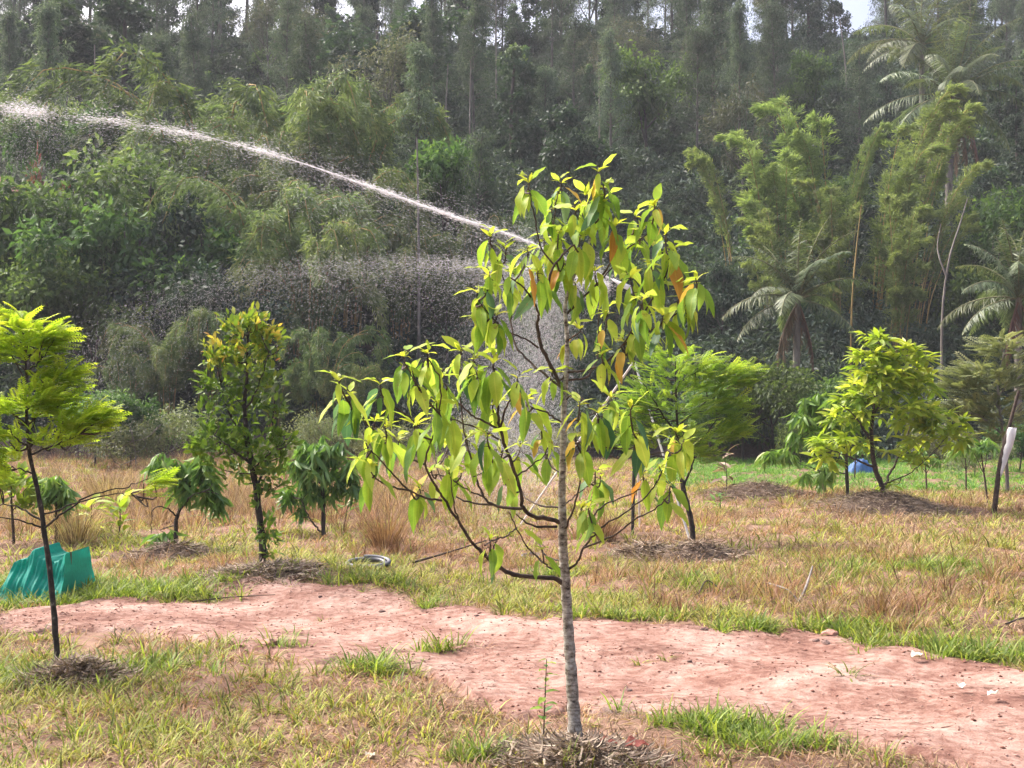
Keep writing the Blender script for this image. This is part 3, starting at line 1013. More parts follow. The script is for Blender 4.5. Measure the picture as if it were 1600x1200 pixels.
# thin pale stems standing between the crowns
stems = [(150, 70, 108, 82), (655, 215, 355, 56), (600, 130, 215, 78), (775, 0, 55, 100), (935, 110, 200, 80), (655, 60, 130, 90), (1320, 30, 80, 100), (735, 95, 190, 84), (1010, 95, 150, 92), (700, 100, 170, 88), (590, 40, 110, 98)]
for k, (px, pa, pb, D) in enumerate(sorted(stems)):
    b = A(px, pb, D)
    x = b[0]
    z0 = float(H(x, D))
    zt = A(px, pa, D)[2]
    r0 = thing('bare_stem', 'thin pale bare stem between forest crowns, %s such stem counted from left' % ORD[k], 'tree', (x, D, z0), 'pale stems between the crowns')
    hh = zt - z0
    V, F = tube(crom([[0, 0, -.4], [rng.normal(0, .1), 0, hh * .5], [rng.normal(0, .15), 0, hh]], 10), np.linspace(.09, .035, 10), 7)
    obj('trunk', mesh_of('trunk', [(V, F, 0, None)], M['bark_pale'], True), r0)

# ------------------------------------------------------------------ bamboo, bushes and low trees at the hill foot
gb = 'bamboo clumps at the hill foot'
PI = math.pi
BU = [(1290, 140, 66, 1.1, 0, PI, 'tallest dense yellow-green bamboo clump left of the leaning bamboo tips'), (1225, 200, 64, 1.1, 0, PI + .4, 'broad bamboo clump forming the shoulder of the tallest one'), (1150, 226, 65, .8, 1, PI, 'slim bamboo plume curving left beside the tallest bamboo'),
      (1378, 152, 65, .95, 1, 0, 'tall narrow bamboo plume with pointed tip below the tall palm'), (1420, 176, 66, .9, 1, .1, 'slim leaning bamboo plume directly below the tall palm crown'), (1375, 215, 63, 1.1, 0, -.5, 'fuller bamboo plume in front of the tall narrow one'),
      (1440, 255, 62, .95, 2, .1, 'bamboo plume leaning far right beyond the tall palm trunk'), (1318, 200, 67, .7, 1, .2, 'thin bamboo plume with orange stems between the two bamboo stands'), (1400, 315, 59, 1.0, 0, -1.2, 'low yellowish bamboo clump in the middle of the right bamboo stand'), (1215, 320, 60, 1.0, 0, PI - .6, 'dim low bamboo clump behind the small palm'),
      (1310, 285, 61, 1.0, 0, PI + 1.2, 'low bamboo clump at the foot of the tallest one above the small palm')]
for px, py, D, sx, k, rz_b, lab in BU:
    mark('bamboo_clump', T_PLUME[k], 12, lab, 'bamboo', px, py, D, sx, gb, 'culms', rz_b)
BN = [(330, 95, 66, 1.1, 0, 'tall drooping pale bamboo clump highest above the water jet'), (462, 115, 66, .95, 1, 'drooping grey-green bamboo second from the tallest left one'), (545, 128, 68, .9, 2, 'drooping bamboo clump above the jet with yellowish top'),
      (275, 160, 63, .7, 1, 'small yellowish bamboo top just above the jet'), (425, 258, 56, .9, 2, 'light drooping bamboo directly below the jet'), (530, 240, 58, .95, 0, 'bamboo clump crossed by the jet near its break'), (375, 200, 62, .8, 0, 'bamboo clump half veiled by the jet'),
      (480, 330, 53, .8, 1, 'grey drooping bamboo below the jet over the second spray'), (625, 330, 58, .7, 2, 'low bamboo under the middle of the jet'), (330, 470, 49, .75, 1, 'dim rounded bamboo under the falling spray'), (260, 490, 48.5, .8, 2, 'rounded bamboo under the falling spray beside the dim one'),
      (190, 540, 47.5, .7, 0, 'low rounded bamboo behind the layered left tree'), (500, 500, 48, .8, 0, 'feathery bamboo behind the red-tipped tree on its open side'), (430, 560, 47.5, .7, 1, 'low feathery bamboo just behind the red-tipped tree'), (540, 560, 47, .7, 2, 'low bamboo behind the long-leaved dark tree'),
      (740, 320, 60, .6, 0, 'small bamboo at the jet end beside the young tree')]
for px, py, D, sx, k, lab in BN:
    mark('bamboo_clump', T_BAMN[k], 8, lab, 'bamboo', px, py, D, sx, gb, 'culms')
gt = 'leafy trees at the hill foot'
BR = [(155, 205, 57, .9, 0, 'largest leafy tree at the hill foot under the jet'), (230, 215, 58, 1.0, 1, 'leafy tree with yellowish top under the broken jet'), (98, 285, 53, .75, 2, 'bright leafy tree beside the tiled roof'), (215, 305, 52, .9, 3, 'bright green tree in the middle of the leafy mass'), (310, 300, 53, .85, 0, 'dark leafy tree edging the bamboo in the leafy mass'),
      (140, 150, 66, .7, 2, 'small bright tree top sticking out above the jet at left'), (40, 390, 50, .9, 1, 'low leafy tree at the left frame edge below the roof'), (150, 400, 50, .9, 3, 'low leafy tree below the bright green middle tree'), (0, 365, 54, .6, 3, 'leafy tree cut by the left frame edge'),
      (250, 400, 51, .8, 1, 'shaded leafy tree above the drizzle'), (700, 345, 57, .55, 0, 'light bush at the foot of the jet'), (380, 400, 52, .75, 2, 'dim tree between bamboo and drizzle'), (1555, 285, 62, .8, 1, 'pale leafy tree below the tall palm at right frame edge'),
      (1590, 330, 58, .7, 0, 'leafy tree cut by the right frame edge above the right palm'), (1130, 400, 58, .7, 3, 'dark leafy tree behind the bright feathery orchard tree')]
for px, py, D, sx, k, lab in BR:
    mark('leafy_tree', T_ROUND[k] if px not in (310, 250, 1130, 380) else T_DARKR[k % 3], 7, lab, 'tree', px, py, D, sx, gt)
gs = 'shrubs along the field edge'
SH = [(150, 610, 40, .9, 'b', 'pale broad-leaved shrub right behind the layered tree'), (205, 625, 39, .8, 'b', 'bright narrow-leaved shrub beside the pale broad-leaved one'), (255, 640, 40, 1.2, 's', 'wide grey-green scrub behind the dry grass'), (215, 655, 38, 1.0, 's', 'scrub bush between dry grass and broad-leaved shrub'), (450, 680, 36, .9, 's', 'scrub tuft between the red-tipped and the long-leaved tree'),
      (520, 650, 41, 1.0, 's', 'grey scrub behind the long-leaved dark tree'), (620, 660, 43, 1.0, 's', 'scrub behind the crown of the young foreground tree'), (1160, 580, 46, .9, 'b', 'dark shrub beneath the small palm'), (1205, 570, 47, 1.0, 'b', 'dark shrub beside the small palm trunk'), (1110, 600, 45, .9, 'b', 'dark shrub behind the white-striped tree'),
      (1290, 600, 45.5, .9, 'b', 'shrub behind the bright orchard tree'), (1480, 660, 40, 1.0, 's', 'scrub behind the thin bare saplings'), (1590, 660, 36, 1.1, 'b', 'dark leafy shrub behind the white plastic sleeve'), (1520, 680, 34, .9, 's', 'low scrub beside the white plastic sleeve'), (1250, 660, 42, .8, 'b', 'low dark shrub at the lawn edge'),
      (760, 640, 45, 1.1, 's', 'scrub seen through the lower twigs of the young tree'), (850, 660, 44, 1.0, 's', 'scrub behind the young tree trunk')]
for k, (px, py, D, sx, t, lab) in enumerate(SH):
    mark('shrub', (T_BUSH if t == 'b' else T_SCRUB)[k % 3], 3.2 if t == 'b' else 2.2, lab, 'shrub', px, py, D, sx, gs)
mark('red_bank_stand_in', (T_BUSH[0][0], mesh_of('crown', [(*leaf_cloud(np.random.default_rng(5), np.random.default_rng(5).normal(0, .6, (30, 3)) + [0, 0, 2.2], np.full(30, .35), 50, .2, (thin(.5), L2_F))[:2], 0, np.random.default_rng(6).random(30 * 50 * 4))], M['red'])), 3.2,
     'small red-leaved shrub standing in for the reddish soil bank beside the tiled roof', 'shrub', 62, 256, 58, .28)  # red foliage built in place of a bank of reddish earth

# bare stems near the palms
dead = thing('dead_tree', 'bare grey forked dead stem in front of the dark bank at right', 'tree', A(1472, 640, 52))
dead.location.z = float(H(dead.location.x, 52))
o_ = np.array(dead.location)
tb = [tube(crom([A(1472, 640, 52) - o_, A(1472, 500, 52) - o_, A(1482, 410, 52) - o_, A(1500, 350, 52) - o_, A(1512, 310, 52) - o_], 14), np.linspace(.06, .02, 14), 6),
      tube(crom([A(1478, 430, 52) - o_, A(1465, 390, 52.3) - o_, A(1470, 350, 52.5) - o_], 7), np.linspace(.05, .015, 7), 5)]
V, F = merge(tb)
obj('trunk', mesh_of('dead_tree', [(V, F, 0, None)], M['bark_pale'], True), dead)
cul = thing('bamboo_culm', 'single tall orange-brown bamboo stem beside the small palm', 'bamboo', (A(1330, 600, 51)[0], 51, float(H(A(1330, 600, 51)[0], 51))))
o_ = np.array(cul.location)
V, F = tube(crom([A(1328, 640, 51) - o_, A(1331, 480, 51) - o_, A(1338, 390, 51) - o_, A(1346, 320, 51) - o_], 10), np.linspace(.045, .02, 10), 6)
obj('stem', mesh_of('stem', [(V, F, 0, None)], M['culm'], True), cul)


M['palm_rib'] = bark_mat('palm_rib', (.10, .11, .05), (.2, .2, .1), scale=2, bump=0)


# palms
def frond_mesh(seed, L, elev, sag, dead_=False, nl=60):
    r = np.random.default_rng(seed)
    t = np.linspace(0, 1, 14)
    ang = elev - sag * t ** 1.4
    dx = np.cos(ang) * L / 13
    dz = np.sin(ang) * L / 13
    c = np.stack([np.concatenate([[0], np.cumsum(dx[:-1])]), np.zeros(14), np.concatenate([[0], np.cumsum(dz[:-1])])], -1)
    rV, rF = tube(c, np.linspace(.05, .012, 14), 5)
    tt = np.repeat(np.linspace(.14, 1, nl), 2)
    side = np.tile([-1, 1], nl)
    idx = np.clip(tt * 13, 0, 12.99)
    i0 = idx.astype(int)
    p = c[i0] + (c[i0 + 1] - c[i0]) * (idx - i0)[:, None]
    T = norm(c[i0 + 1] - c[i0])
    n = len(tt)
    lat = np.stack([np.zeros(n), side, np.zeros(n)], -1)
    d = norm(T * .55 + lat * (.8 if not dead_ else .35) + np.array([0, 0, -.45 if not dead_ else -1.0]) + r.normal(0, .2, (n, 3)))
    ll = L * .21 * np.sin(np.pi * np.clip(tt, .06, .97) ** .7) ** .6 * r.uniform(.85, 1.1, n)
    bV, bF = blade(1, .0, 3)
    bV = bV.copy()
    bV[:, 2] = -.25 * bV[:, 1] ** 2
    V, F, ti = bake(bV, bF, p, frames(d, norm(np.cross(d, lat) * side[:, None] + [0, 0, .4])), np.stack([np.full(n, .055), ll, ll], -1), np.clip(r.random(n) * .6 + .3 * tt, 0, 1))
    m = M['palm_dead' if dead_ else 'palm']
    return mesh_of('frond', [(V, F, 0, ti), (rV, rF, 1, None)], [m, M['palm_rib'] if not dead_ else M['palm_dead']])


def palm(label, px, py, D, L, n_f, seed, lean=0.0, n_dead=4, trunk_r=.13):
    r = np.random.default_rng(seed)
    top = A(px, py, D)
    bx = top[0] - lean
    z0 = float(H(bx, D))
    root = thing('coconut_palm', label, 'palm', (bx, D, z0), 'coconut palms')
    hh = top[2] - z0
    V, F = tube(crom([[0, 0, -.3], [lean * .3, 0, hh * .4], [lean * .7, 0, hh * .75], [lean, 0, hh]], 14), np.linspace(trunk_r * 1.3, trunk_r * .9, 14), 9)
    obj('trunk', mesh_of('trunk', [(V, F, 0, None)], M['bark_pale'], True), root)
    va = [frond_mesh(seed * 10 + k, L, R(e), R(s)) for k, (e, s) in enumerate([(84, 25), (70, 60), (52, 75), (34, 80), (14, 70), (-8, 55)])]
    vd = [frond_mesh(seed * 10 + 7 + k, L * .85, R(e), R(s), True) for k, (e, s) in enumerate([(-50, 40), (-68, 25)])]
    for k in range(n_f):
        o = obj('frond', va[min(5, int(6 * (k + .5) / n_f))], root, (lean, 0, hh))
        o.rotation_euler = (r.normal(0, .15), r.normal(0, .12), k * 2.3999 + r.normal(0, .3))
        o.scale = (r.uniform(.8, 1.1),) * 3
    for k in range(n_dead):
        o = obj('dead_frond', vd[k % 2], root, (lean, 0, hh - .1))
        o['label'] = 'brown dried hanging frond'
        o.rotation_euler = (0, 0, k * 1.9 + r.normal(0, .3) + 3.6)
    return root


palm('small coconut palm with brown hanging fronds in front of the dark bank', 1247, 468, 50, 3.5, 22, 1, .15, 4)
palm('tall coconut palm with wide crown above the bamboo', 1487, 150, 74, 5.8, 30, 2, .3, 5, .2)
palm('upright palm top behind the tall wide-crowned palm', 1440, 70, 78, 5.2, 18, 3, .0, 0, .17)
palm('coconut palm cut by the right frame edge above the plastic sleeve', 1592, 465, 48, 3.5, 26, 4, .1, 3)

# house at the left, only a corner of its tiled roof shows
hx, hy = A(-58, 280, 72)[0], 72.0
hz = float(H(hx, hy))
house = thing('house', 'house with weathered red tiled roof peeping out at the left frame edge', 'house', (hx, hy, hz))
rz_ = A(0, 268, 72)[2] - hz
M['tile'] = plain('roof_tile', (.30, .15, .11), .8, .35, 3)
M['plaster'] = plain('house_wall', (.55, .5, .42), .9, .1, 2)


def box(x0, x1, y0_, y1, z0, z1):
    V = np.array([[x, y, z] for z in (z0, z1) for y in (y0_, y1) for x in (x0, x1)], float)
    F = np.array([[0, 2, 3, 1], [4, 5, 7, 6], [0, 1, 5, 4], [2, 6, 7, 3], [0, 4, 6, 2], [1, 3, 7, 5]])
    return V, F


V, F = box(-2.6, 2.2, -2.2, 2.2, -2, rz_ - .9)
obj('wall', mesh_of('wall', [(V, F, 0, None)], M['plaster']), house)
roof = obj('roof', mesh_of('roof', [(np.array([[-3, -2.8, rz_ - 1.3], [3.2, -2.8, rz_ - 1.3], [1.4, 0, rz_ + .3], [-3, 0, rz_ + .3], [3.2, 2.8, rz_ - 1.3], [-3, 2.8, rz_ - 1.3]], float), np.array([[0, 1, 2, 3], [3, 2, 4, 5], [1, 4, 2, 2]])[:2], 0, None), (np.array([[3.2, -2.8, rz_ - 1.3], [3.2, 2.8, rz_ - 1.3], [1.4, 0, rz_ + .3]], float), np.array([[0, 1, 2]]), 0, None)], M['tile']), house)
tl = mesh_of('tile_row', [(*merge([(lambda q: (q[0] + [0, 0, .02 * (k % 2)], q[1]))(box(k * .16, k * .16 + .15, -.18, .18, 0, .05)) for k in range(20)]), 0, None)], M['tile'])
for k in range(9):
    f = (k + .3) / 9.3
    o = obj('tile_row', tl, roof, (1.2 - 2.4 + (1 - f) * 1.0 - .9, -2.8 + 2.8 * f, rz_ - 1.3 + 1.6 * f + .02))
    o.rotation_euler = (math.atan2(1.6, 2.8), 0, 0)

# ------------------------------------------------------------------ orchard trees
def leaves_on(rng, tmpl, P, dirs, size, droop, up=.8, jit=.5, tint=None):
    n = len(P)
    d = norm(dirs + rand_dirs(rng, n) * jit + np.array([0, 0, -droop]))
    nn = norm(np.array([0, 0, up]) + rand_dirs(rng, n) * .45)
    return bake(tmpl[0], tmpl[1], P, frames(d, nn), size * rng.uniform(.65, 1.3, n), rng.random(n) if tint is None else tint)


def spray_template(n_pair=8, ll=.27, w=.40):
    """a flat feathery twig of unit length with leaflets on both sides"""
    P, D_ = [], []
    for k in range(n_pair):
        t = .12 + .88 * k / (n_pair - 1)
        for s in (-1, 1):
            P.append([0, t, 0])
            D_.append([s, .55, 0])
    P.append([0, 1, 0])
    D_.append([0, 1, 0])
    P, D_ = np.array(P, float), np.array(D_, float)
    V, F, _ = bake(thin(w), L2_F, P, frames(D_, np.tile([0, 0, 1.0], (len(P), 1))), ll * (1.15 - .5 * np.abs(P[:, 1] - .4)))
    V[:, 2] -= .18 * V[:, 1] ** 2
    return V, F


def orchard_tree(name, label, D, base, trunk, limbs, blobs, style, bark, crown_mat, group='young trees in the orchard', seed=1, leaf=.1, dens=1.0):
    """trunk / limbs: photo positions with radius in metres; blobs: (px, py, rx, ry, count) foliage masses"""
    r = np.random.default_rng(seed)
    g = G(*base)
    D = g[1]
    root = thing(name, label, 'tree', g, group)
    px_m = D / FPX
    tp = np.array([A(a, b, D + dz) - g for a, b, _, dz in trunk])
    tp[0] = [tp[0][0], tp[0][1], -.12]
    k = max(10, len(tp) * 5)
    P = crom(tp, k)
    P += np.cumsum(r.normal(0, .002, P.shape), 0)
    rad = np.interp(np.linspace(0, 1, k), np.linspace(0, 1, len(trunk)), [t[2] for t in trunk]) * .76
    rad = rad * (1 + .08 * np.sin(np.arange(k) * 1.7))
    V, F = tube(P, rad, 9)
    tro = obj('trunk', mesh_of('trunk', [(V, F, 0, None)], bark, True), root)
    ends = [P[-1]]
    skel = [P[int(k * .35):]]
    for lb in limbs:
        lp = np.array([A(a, b, D + dz) - g for a, b, dz in lb[1]])
        j = np.argmin(np.linalg.norm(P - lp[0], axis=1))
        lp[0] = P[j]
        Q = crom(lp, max(8, 5 * len(lp)))
        Q[1:-1] += r.normal(0, .006, Q[1:-1].shape)
        V, F = tube(Q, np.linspace(lb[0] * .8, lb[0] * .24, len(Q)), 6)
        obj('limb', mesh_of('limb', [(V, F, 0, None)], bark, True), root)
        skel.append(Q[len(Q) // 3:])
    SK = np.concatenate(skel)
    tv, out = [], []
    for (bx_, by_, rx, ry, cnt, *rest) in blobs:
        dz = rest[0] if rest else 0
        c = A(bx_, by_, D + dz) - g
        rxm, rym = rx * px_m, ry * px_m
        cnt = int(cnt * dens)
        d = rand_dirs(r, cnt)
        rr = r.random(cnt) ** .45
        p = c + d * rr[:, None] * np.array([rxm, rxm * .9, rym])
        # twigs from the skeleton into the mass
        for q in range(max(2, cnt // 28)):
            e = p[r.integers(cnt)]
            s = SK[np.argmin(np.linalg.norm(SK - (e * .45 + c * .55) + [0, 0, .1], axis=1))]
            tv.append(tube(crom([s, (s + e) / 2 + r.normal(0, .03, 3) - [0, 0, .02], e], 6), np.linspace(.008, .003, 6), 4))
        rad_dir = norm(p - c + np.array([0, 0, .0]))
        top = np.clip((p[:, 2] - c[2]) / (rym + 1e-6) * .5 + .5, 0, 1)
        if style == 'spray':
            n = cnt
            ax_ = np.stack([np.interp(p[:, 2], P[:, 2], P[:, 0]), np.interp(p[:, 2], P[:, 2], P[:, 1]), p[:, 2]], -1)
            dd = norm(norm(p - ax_) * .8 + rad_dir * np.array([.3, .3, .1]) + rand_dirs(r, n) * np.array([.6, .6, .4]) + np.array([0, 0, .55]))
            nn = norm(np.array([0, 0, 1.0]) - dd * .2 + rand_dirs(r, n) * .5)
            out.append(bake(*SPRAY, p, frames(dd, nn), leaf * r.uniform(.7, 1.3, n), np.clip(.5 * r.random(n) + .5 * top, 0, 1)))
        elif style == 'rosette':       # a whorl of upright and spreading leaves at each twig end
            kk = 7
            n = cnt * kk
            pp = np.repeat(p, kk, 0) + r.normal(0, .012, (n, 3))
            az = r.uniform(0, 6.283, n)
            dd = np.stack([np.cos(az), np.sin(az), r.uniform(-.5, .9, n)], -1) + np.repeat(rad_dir, kk, 0) * .4
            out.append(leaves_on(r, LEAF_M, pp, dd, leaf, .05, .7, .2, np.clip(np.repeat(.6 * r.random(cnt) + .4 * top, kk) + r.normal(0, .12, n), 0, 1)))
        elif style == 'hang':          # bunches of long leaves hanging from twig ends
            kk = 9
            n = cnt * kk
            pp = np.repeat(p, kk, 0) + r.normal(0, .012, (n, 3))
            az = r.uniform(0, 6.283, n)
            dd = np.stack([np.cos(az), np.sin(az), r.uniform(-1.7, .2, n)], -1)
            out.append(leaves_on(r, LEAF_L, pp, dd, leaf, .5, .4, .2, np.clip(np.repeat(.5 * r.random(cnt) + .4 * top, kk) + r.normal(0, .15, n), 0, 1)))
        else:                          # small glossy leaves all through
            kk = 6
            n = cnt * kk
            pp = np.repeat(p, kk, 0) + r.normal(0, .035, (n, 3))
            dd = np.repeat(rad_dir, kk, 0) * .5 + np.array([0, 0, .35])
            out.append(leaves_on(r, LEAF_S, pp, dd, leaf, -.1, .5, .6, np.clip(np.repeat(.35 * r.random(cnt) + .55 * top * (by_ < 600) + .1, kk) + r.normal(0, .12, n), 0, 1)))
    V = np.concatenate([o[0] for o in out])
    off, FF, TT = 0, [], []
    for o in out:
        FF.append(o[1] + off)
        TT.append(o[2])
        off += len(o[0])
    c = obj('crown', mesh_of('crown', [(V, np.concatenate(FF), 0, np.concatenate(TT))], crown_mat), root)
    c['kind'] = 'stuff'
    if tv:
        V, F = merge(tv)
        t_ = obj('twigs', mesh_of('twigs', [(V, F, 0, None)], M['bark_branch']), root)
        t_['kind'] = 'stuff'
    return root


SPRAY = spray_template()
LEAF_M = leaf8(.27, .3)
LEAF_L = leaf8(.2, .45)
LEAF_S = leaf8(.42, .15)

# layered feathery tree, left
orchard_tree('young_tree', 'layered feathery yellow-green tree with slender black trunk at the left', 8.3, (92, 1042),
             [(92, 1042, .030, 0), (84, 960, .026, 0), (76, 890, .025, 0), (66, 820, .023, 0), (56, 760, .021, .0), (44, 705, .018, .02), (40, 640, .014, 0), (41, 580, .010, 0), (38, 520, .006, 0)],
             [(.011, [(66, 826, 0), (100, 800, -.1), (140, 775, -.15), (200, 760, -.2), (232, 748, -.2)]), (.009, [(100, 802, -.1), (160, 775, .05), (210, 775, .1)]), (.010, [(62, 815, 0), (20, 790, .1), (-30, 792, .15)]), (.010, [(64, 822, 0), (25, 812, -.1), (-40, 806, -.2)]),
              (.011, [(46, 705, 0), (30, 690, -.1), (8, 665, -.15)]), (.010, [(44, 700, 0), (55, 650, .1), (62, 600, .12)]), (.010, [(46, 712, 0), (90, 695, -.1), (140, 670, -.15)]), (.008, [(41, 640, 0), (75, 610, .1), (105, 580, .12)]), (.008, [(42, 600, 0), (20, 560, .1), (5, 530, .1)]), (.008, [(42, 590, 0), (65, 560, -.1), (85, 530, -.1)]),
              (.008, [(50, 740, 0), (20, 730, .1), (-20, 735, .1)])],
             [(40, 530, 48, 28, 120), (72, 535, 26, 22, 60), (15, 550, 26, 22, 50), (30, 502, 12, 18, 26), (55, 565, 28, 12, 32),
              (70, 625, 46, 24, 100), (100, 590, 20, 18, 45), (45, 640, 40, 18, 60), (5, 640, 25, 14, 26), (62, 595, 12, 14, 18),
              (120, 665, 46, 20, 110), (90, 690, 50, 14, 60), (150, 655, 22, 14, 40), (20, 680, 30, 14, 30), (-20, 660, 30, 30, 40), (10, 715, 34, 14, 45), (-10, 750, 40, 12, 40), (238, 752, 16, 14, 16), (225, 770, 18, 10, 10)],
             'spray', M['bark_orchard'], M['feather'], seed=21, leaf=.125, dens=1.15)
# red-tipped tree
orchard_tree('young_tree', 'upright glossy tree with reddish and yellow tips behind the track', 13.5, (410, 888),
             [(410, 888, .055, 0), (410, 850, .05, 0), (406, 810, .047, 0), (400, 770, .044, 0), (394, 730, .04, 0), (386, 690, .034, 0), (382, 640, .028, 0), (384, 590, .02, 0), (386, 530, .012, 0), (388, 495, .006, 0)],
             [(.022, [(400, 765, 0), (415, 720, .15), (425, 670, .2), (430, 610, .25)]), (.02, [(392, 725, 0), (360, 700, -.2), (335, 680, -.25)]), (.018, [(386, 690, 0), (360, 650, .1), (345, 600, .15)]), (.015, [(382, 640, 0), (405, 600, -.1), (420, 550, -.15)]), (.014, [(394, 730, 0), (420, 710, -.2), (445, 690, -.25)])],
             [(385, 515, 38, 30, 75), (400, 500, 14, 18, 16), (350, 550, 26, 22, 36), (415, 535, 26, 26, 46), (330, 560, 20, 20, 24), (385, 570, 50, 28, 60), (345, 600, 36, 24, 40), (420, 600, 24, 24, 26), (380, 640, 45, 30, 40), (335, 650, 30, 24, 24), (430, 640, 20, 20, 18),
              (350, 690, 48, 28, 80), (400, 700, 50, 28, 75), (440, 690, 24, 20, 26), (320, 700, 24, 20, 34), (380, 735, 60, 20, 50), (425, 745, 26, 20, 22), (418, 830, 14, 40, 30), (415, 780, 16, 24, 14), (362, 510, 8, 8, 5)],
             'small', M['bark_orchard'], M['clove'], seed=22, leaf=.09, dens=.62)
# drooping broad-leaved sapling left of it
orchard_tree('young_tree', 'low forking sapling with drooping green leaves over a litter ring', 15, (275, 864),
             [(275, 864, .04, 0), (275, 830, .035, 0), (278, 805, .03, 0), (290, 780, .02, 0), (300, 760, .015, 0)],
             [(.02, [(277, 812, 0), (290, 775, .2), (310, 758, .3), (335, 752, .35)]), (.015, [(277, 810, 0), (262, 795, -.1), (240, 795, -.2), (236, 835, -.2)]), (.014, [(279, 800, 0), (300, 775, -.2), (325, 765, -.3), (332, 755, -.3)])],
             [(262, 722, 24, 16, 14), (300, 730, 26, 20, 20), (290, 755, 22, 18, 14), (330, 755, 14, 26, 12), (318, 720, 18, 16, 12), (258, 835, 14, 12, 8), (340, 780, 12, 16, 7), (250, 718, 10, 12, 5)],
             'hang', M['bark_orchard'], M['palegreen'], seed=23, leaf=.24, dens=.75)
# long-leaved dark tree
orchard_tree('young_tree', 'dark drooping long-leaved bushy tree behind the dry tussock', 17, (505, 840),
             [(505, 840, .045, 0), (505, 800, .04, 0), (504, 770, .035, 0), (500, 730, .025, 0), (500, 700, .015, 0)],
             [(.02, [(505, 830, 0), (490, 818, -.1), (478, 800, -.2), (470, 780, -.25)]), (.02, [(504, 780, 0), (520, 765, .2), (545, 750, .3)]), (.018, [(502, 760, 0), (480, 740, .2), (462, 730, .3)])],
             [(500, 700, 36, 24, 40), (470, 730, 30, 26, 30), (535, 730, 30, 26, 30), (500, 740, 34, 26, 34), (460, 765, 20, 22, 18), (478, 785, 16, 20, 10), (548, 760, 20, 18, 12), (515, 765, 20, 16, 12), (470, 695, 18, 14, 10), (530, 695, 22, 16, 14)],
             'hang', M['bark_dark'], M['mango'], seed=24, leaf=.23, dens=.55)
# feathery tree with white stripe
orchard_tree('young_tree', 'bushy feathery green tree on a leaning dark trunk over mulch', 16, (1085, 852),
             [(1085, 852, .05, 0), (1080, 820, .045, 0), (1074, 790, .042, 0), (1066, 760, .04, 0), (1062, 720, .032, 0), (1058, 670, .024, 0), (1055, 610, .014, 0), (1055, 565, .007, 0)],
             [(.02, [(1068, 762, 0), (1082, 725, .1), (1095, 690, .15), (1125, 650, .2)]), (.02, [(1064, 740, 0), (1040, 715, -.2), (1010, 715, -.3), (990, 720, -.3)]), (.018, [(1060, 690, 0), (1030, 640, -.2), (1005, 600, -.3)]), (.016, [(1058, 670, 0), (1100, 630, .2), (1150, 600, .3)]), (.014, [(1056, 640, 0), (1060, 600, -.2), (1090, 580, -.25)])],
             [(1055, 590, 60, 30, 110), (1120, 600, 46, 26, 95), (1010, 620, 44, 26, 70), (1150, 590, 26, 20, 36), (1060, 640, 70, 24, 120), (1130, 640, 34, 20, 60), (1000, 660, 40, 26, 70), (1070, 680, 70, 24, 120), (1140, 675, 30, 18, 50), (1000, 695, 40, 18, 46), (1090, 710, 40, 16, 50), (1040, 560, 40, 24, 46), (1095, 572, 26, 22, 30), (1165, 582, 16, 10, 12)],
             'spray', M['bark_orchard'], M['feather_d'], seed=25, leaf=.19, dens=1.0)
# bright tree on the right
orchard_tree('young_tree', 'bright yellow-green tree with whorled leaves on the wide litter mound', 25, (1382, 784),
             [(1382, 784, .07, 0), (1378, 760, .065, 0), (1368, 735, .06, 0), (1362, 700, .05, 0), (1362, 660, .04, 0), (1368, 610, .03, 0), (1372, 560, .018, 0), (1372, 525, .008, 0)],
             [(.035, [(1380, 770, 0), (1388, 745, .3), (1405, 710, .4), (1425, 660, .5), (1440, 620, .5)]), (.03, [(1366, 730, 0), (1330, 715, -.3), (1290, 700, -.4)]), (.026, [(1362, 690, 0), (1335, 650, -.3), (1310, 630, -.4)]), (.024, [(1364, 650, 0), (1400, 590, .3), (1430, 560, .4)]), (.02, [(1376, 760, 0), (1420, 740, -.3), (1450, 715, -.4)])],
             [(1370, 530, 20, 16, 16), (1360, 565, 28, 24, 32), (1415, 565, 34, 24, 46), (1390, 600, 60, 26, 74), (1445, 600, 26, 20, 26), (1350, 620, 40, 24, 34), (1430, 640, 54, 22, 36), (1380, 650, 60, 26, 26), (1320, 650, 34, 18, 22), (1470, 660, 40, 16, 30), (1490, 685, 24, 14, 18), (1320, 690, 44, 14, 18), (1290, 695, 24, 14, 14), (1440, 690, 34, 16, 20), (1290, 715, 16, 12, 8), (1440, 720, 24, 12, 9), (1360, 705, 40, 16, 6), (1380, 755, 20, 12, 4)],
             'rosette', M['bark_branch'], M['yellowleaf'], seed=26, leaf=.27, dens=.72)
orchard_tree('young_tree', 'pale round-leaved sapling half hidden behind the bright whorled tree', 27, (1325, 778),
             [(1325, 778, .05, 0), (1324, 740, .045, 0), (1322, 700, .035, 0), (1318, 660, .02, 0), (1316, 630, .01, 0)],
             [(.02, [(1322, 710, 0), (1290, 690, 0), (1265, 670, 0)]), (.02, [(1324, 740, 0), (1280, 735, .1), (1240, 720, .2)]), (.015, [(1322, 700, 0), (1345, 660, .1)])],
             [(1285, 625, 34, 14, 22), (1260, 650, 24, 14, 14), (1310, 650, 36, 18, 24), (1255, 680, 24, 12, 14), (1300, 680, 30, 14, 16), (1225, 705, 20, 10, 12), (1280, 740, 30, 20, 12), (1265, 625, 16, 8, 8), (1200, 708, 16, 8, 6)],
             'hang', M['bark_dark'], M['palegreen'], seed=27, leaf=.27)
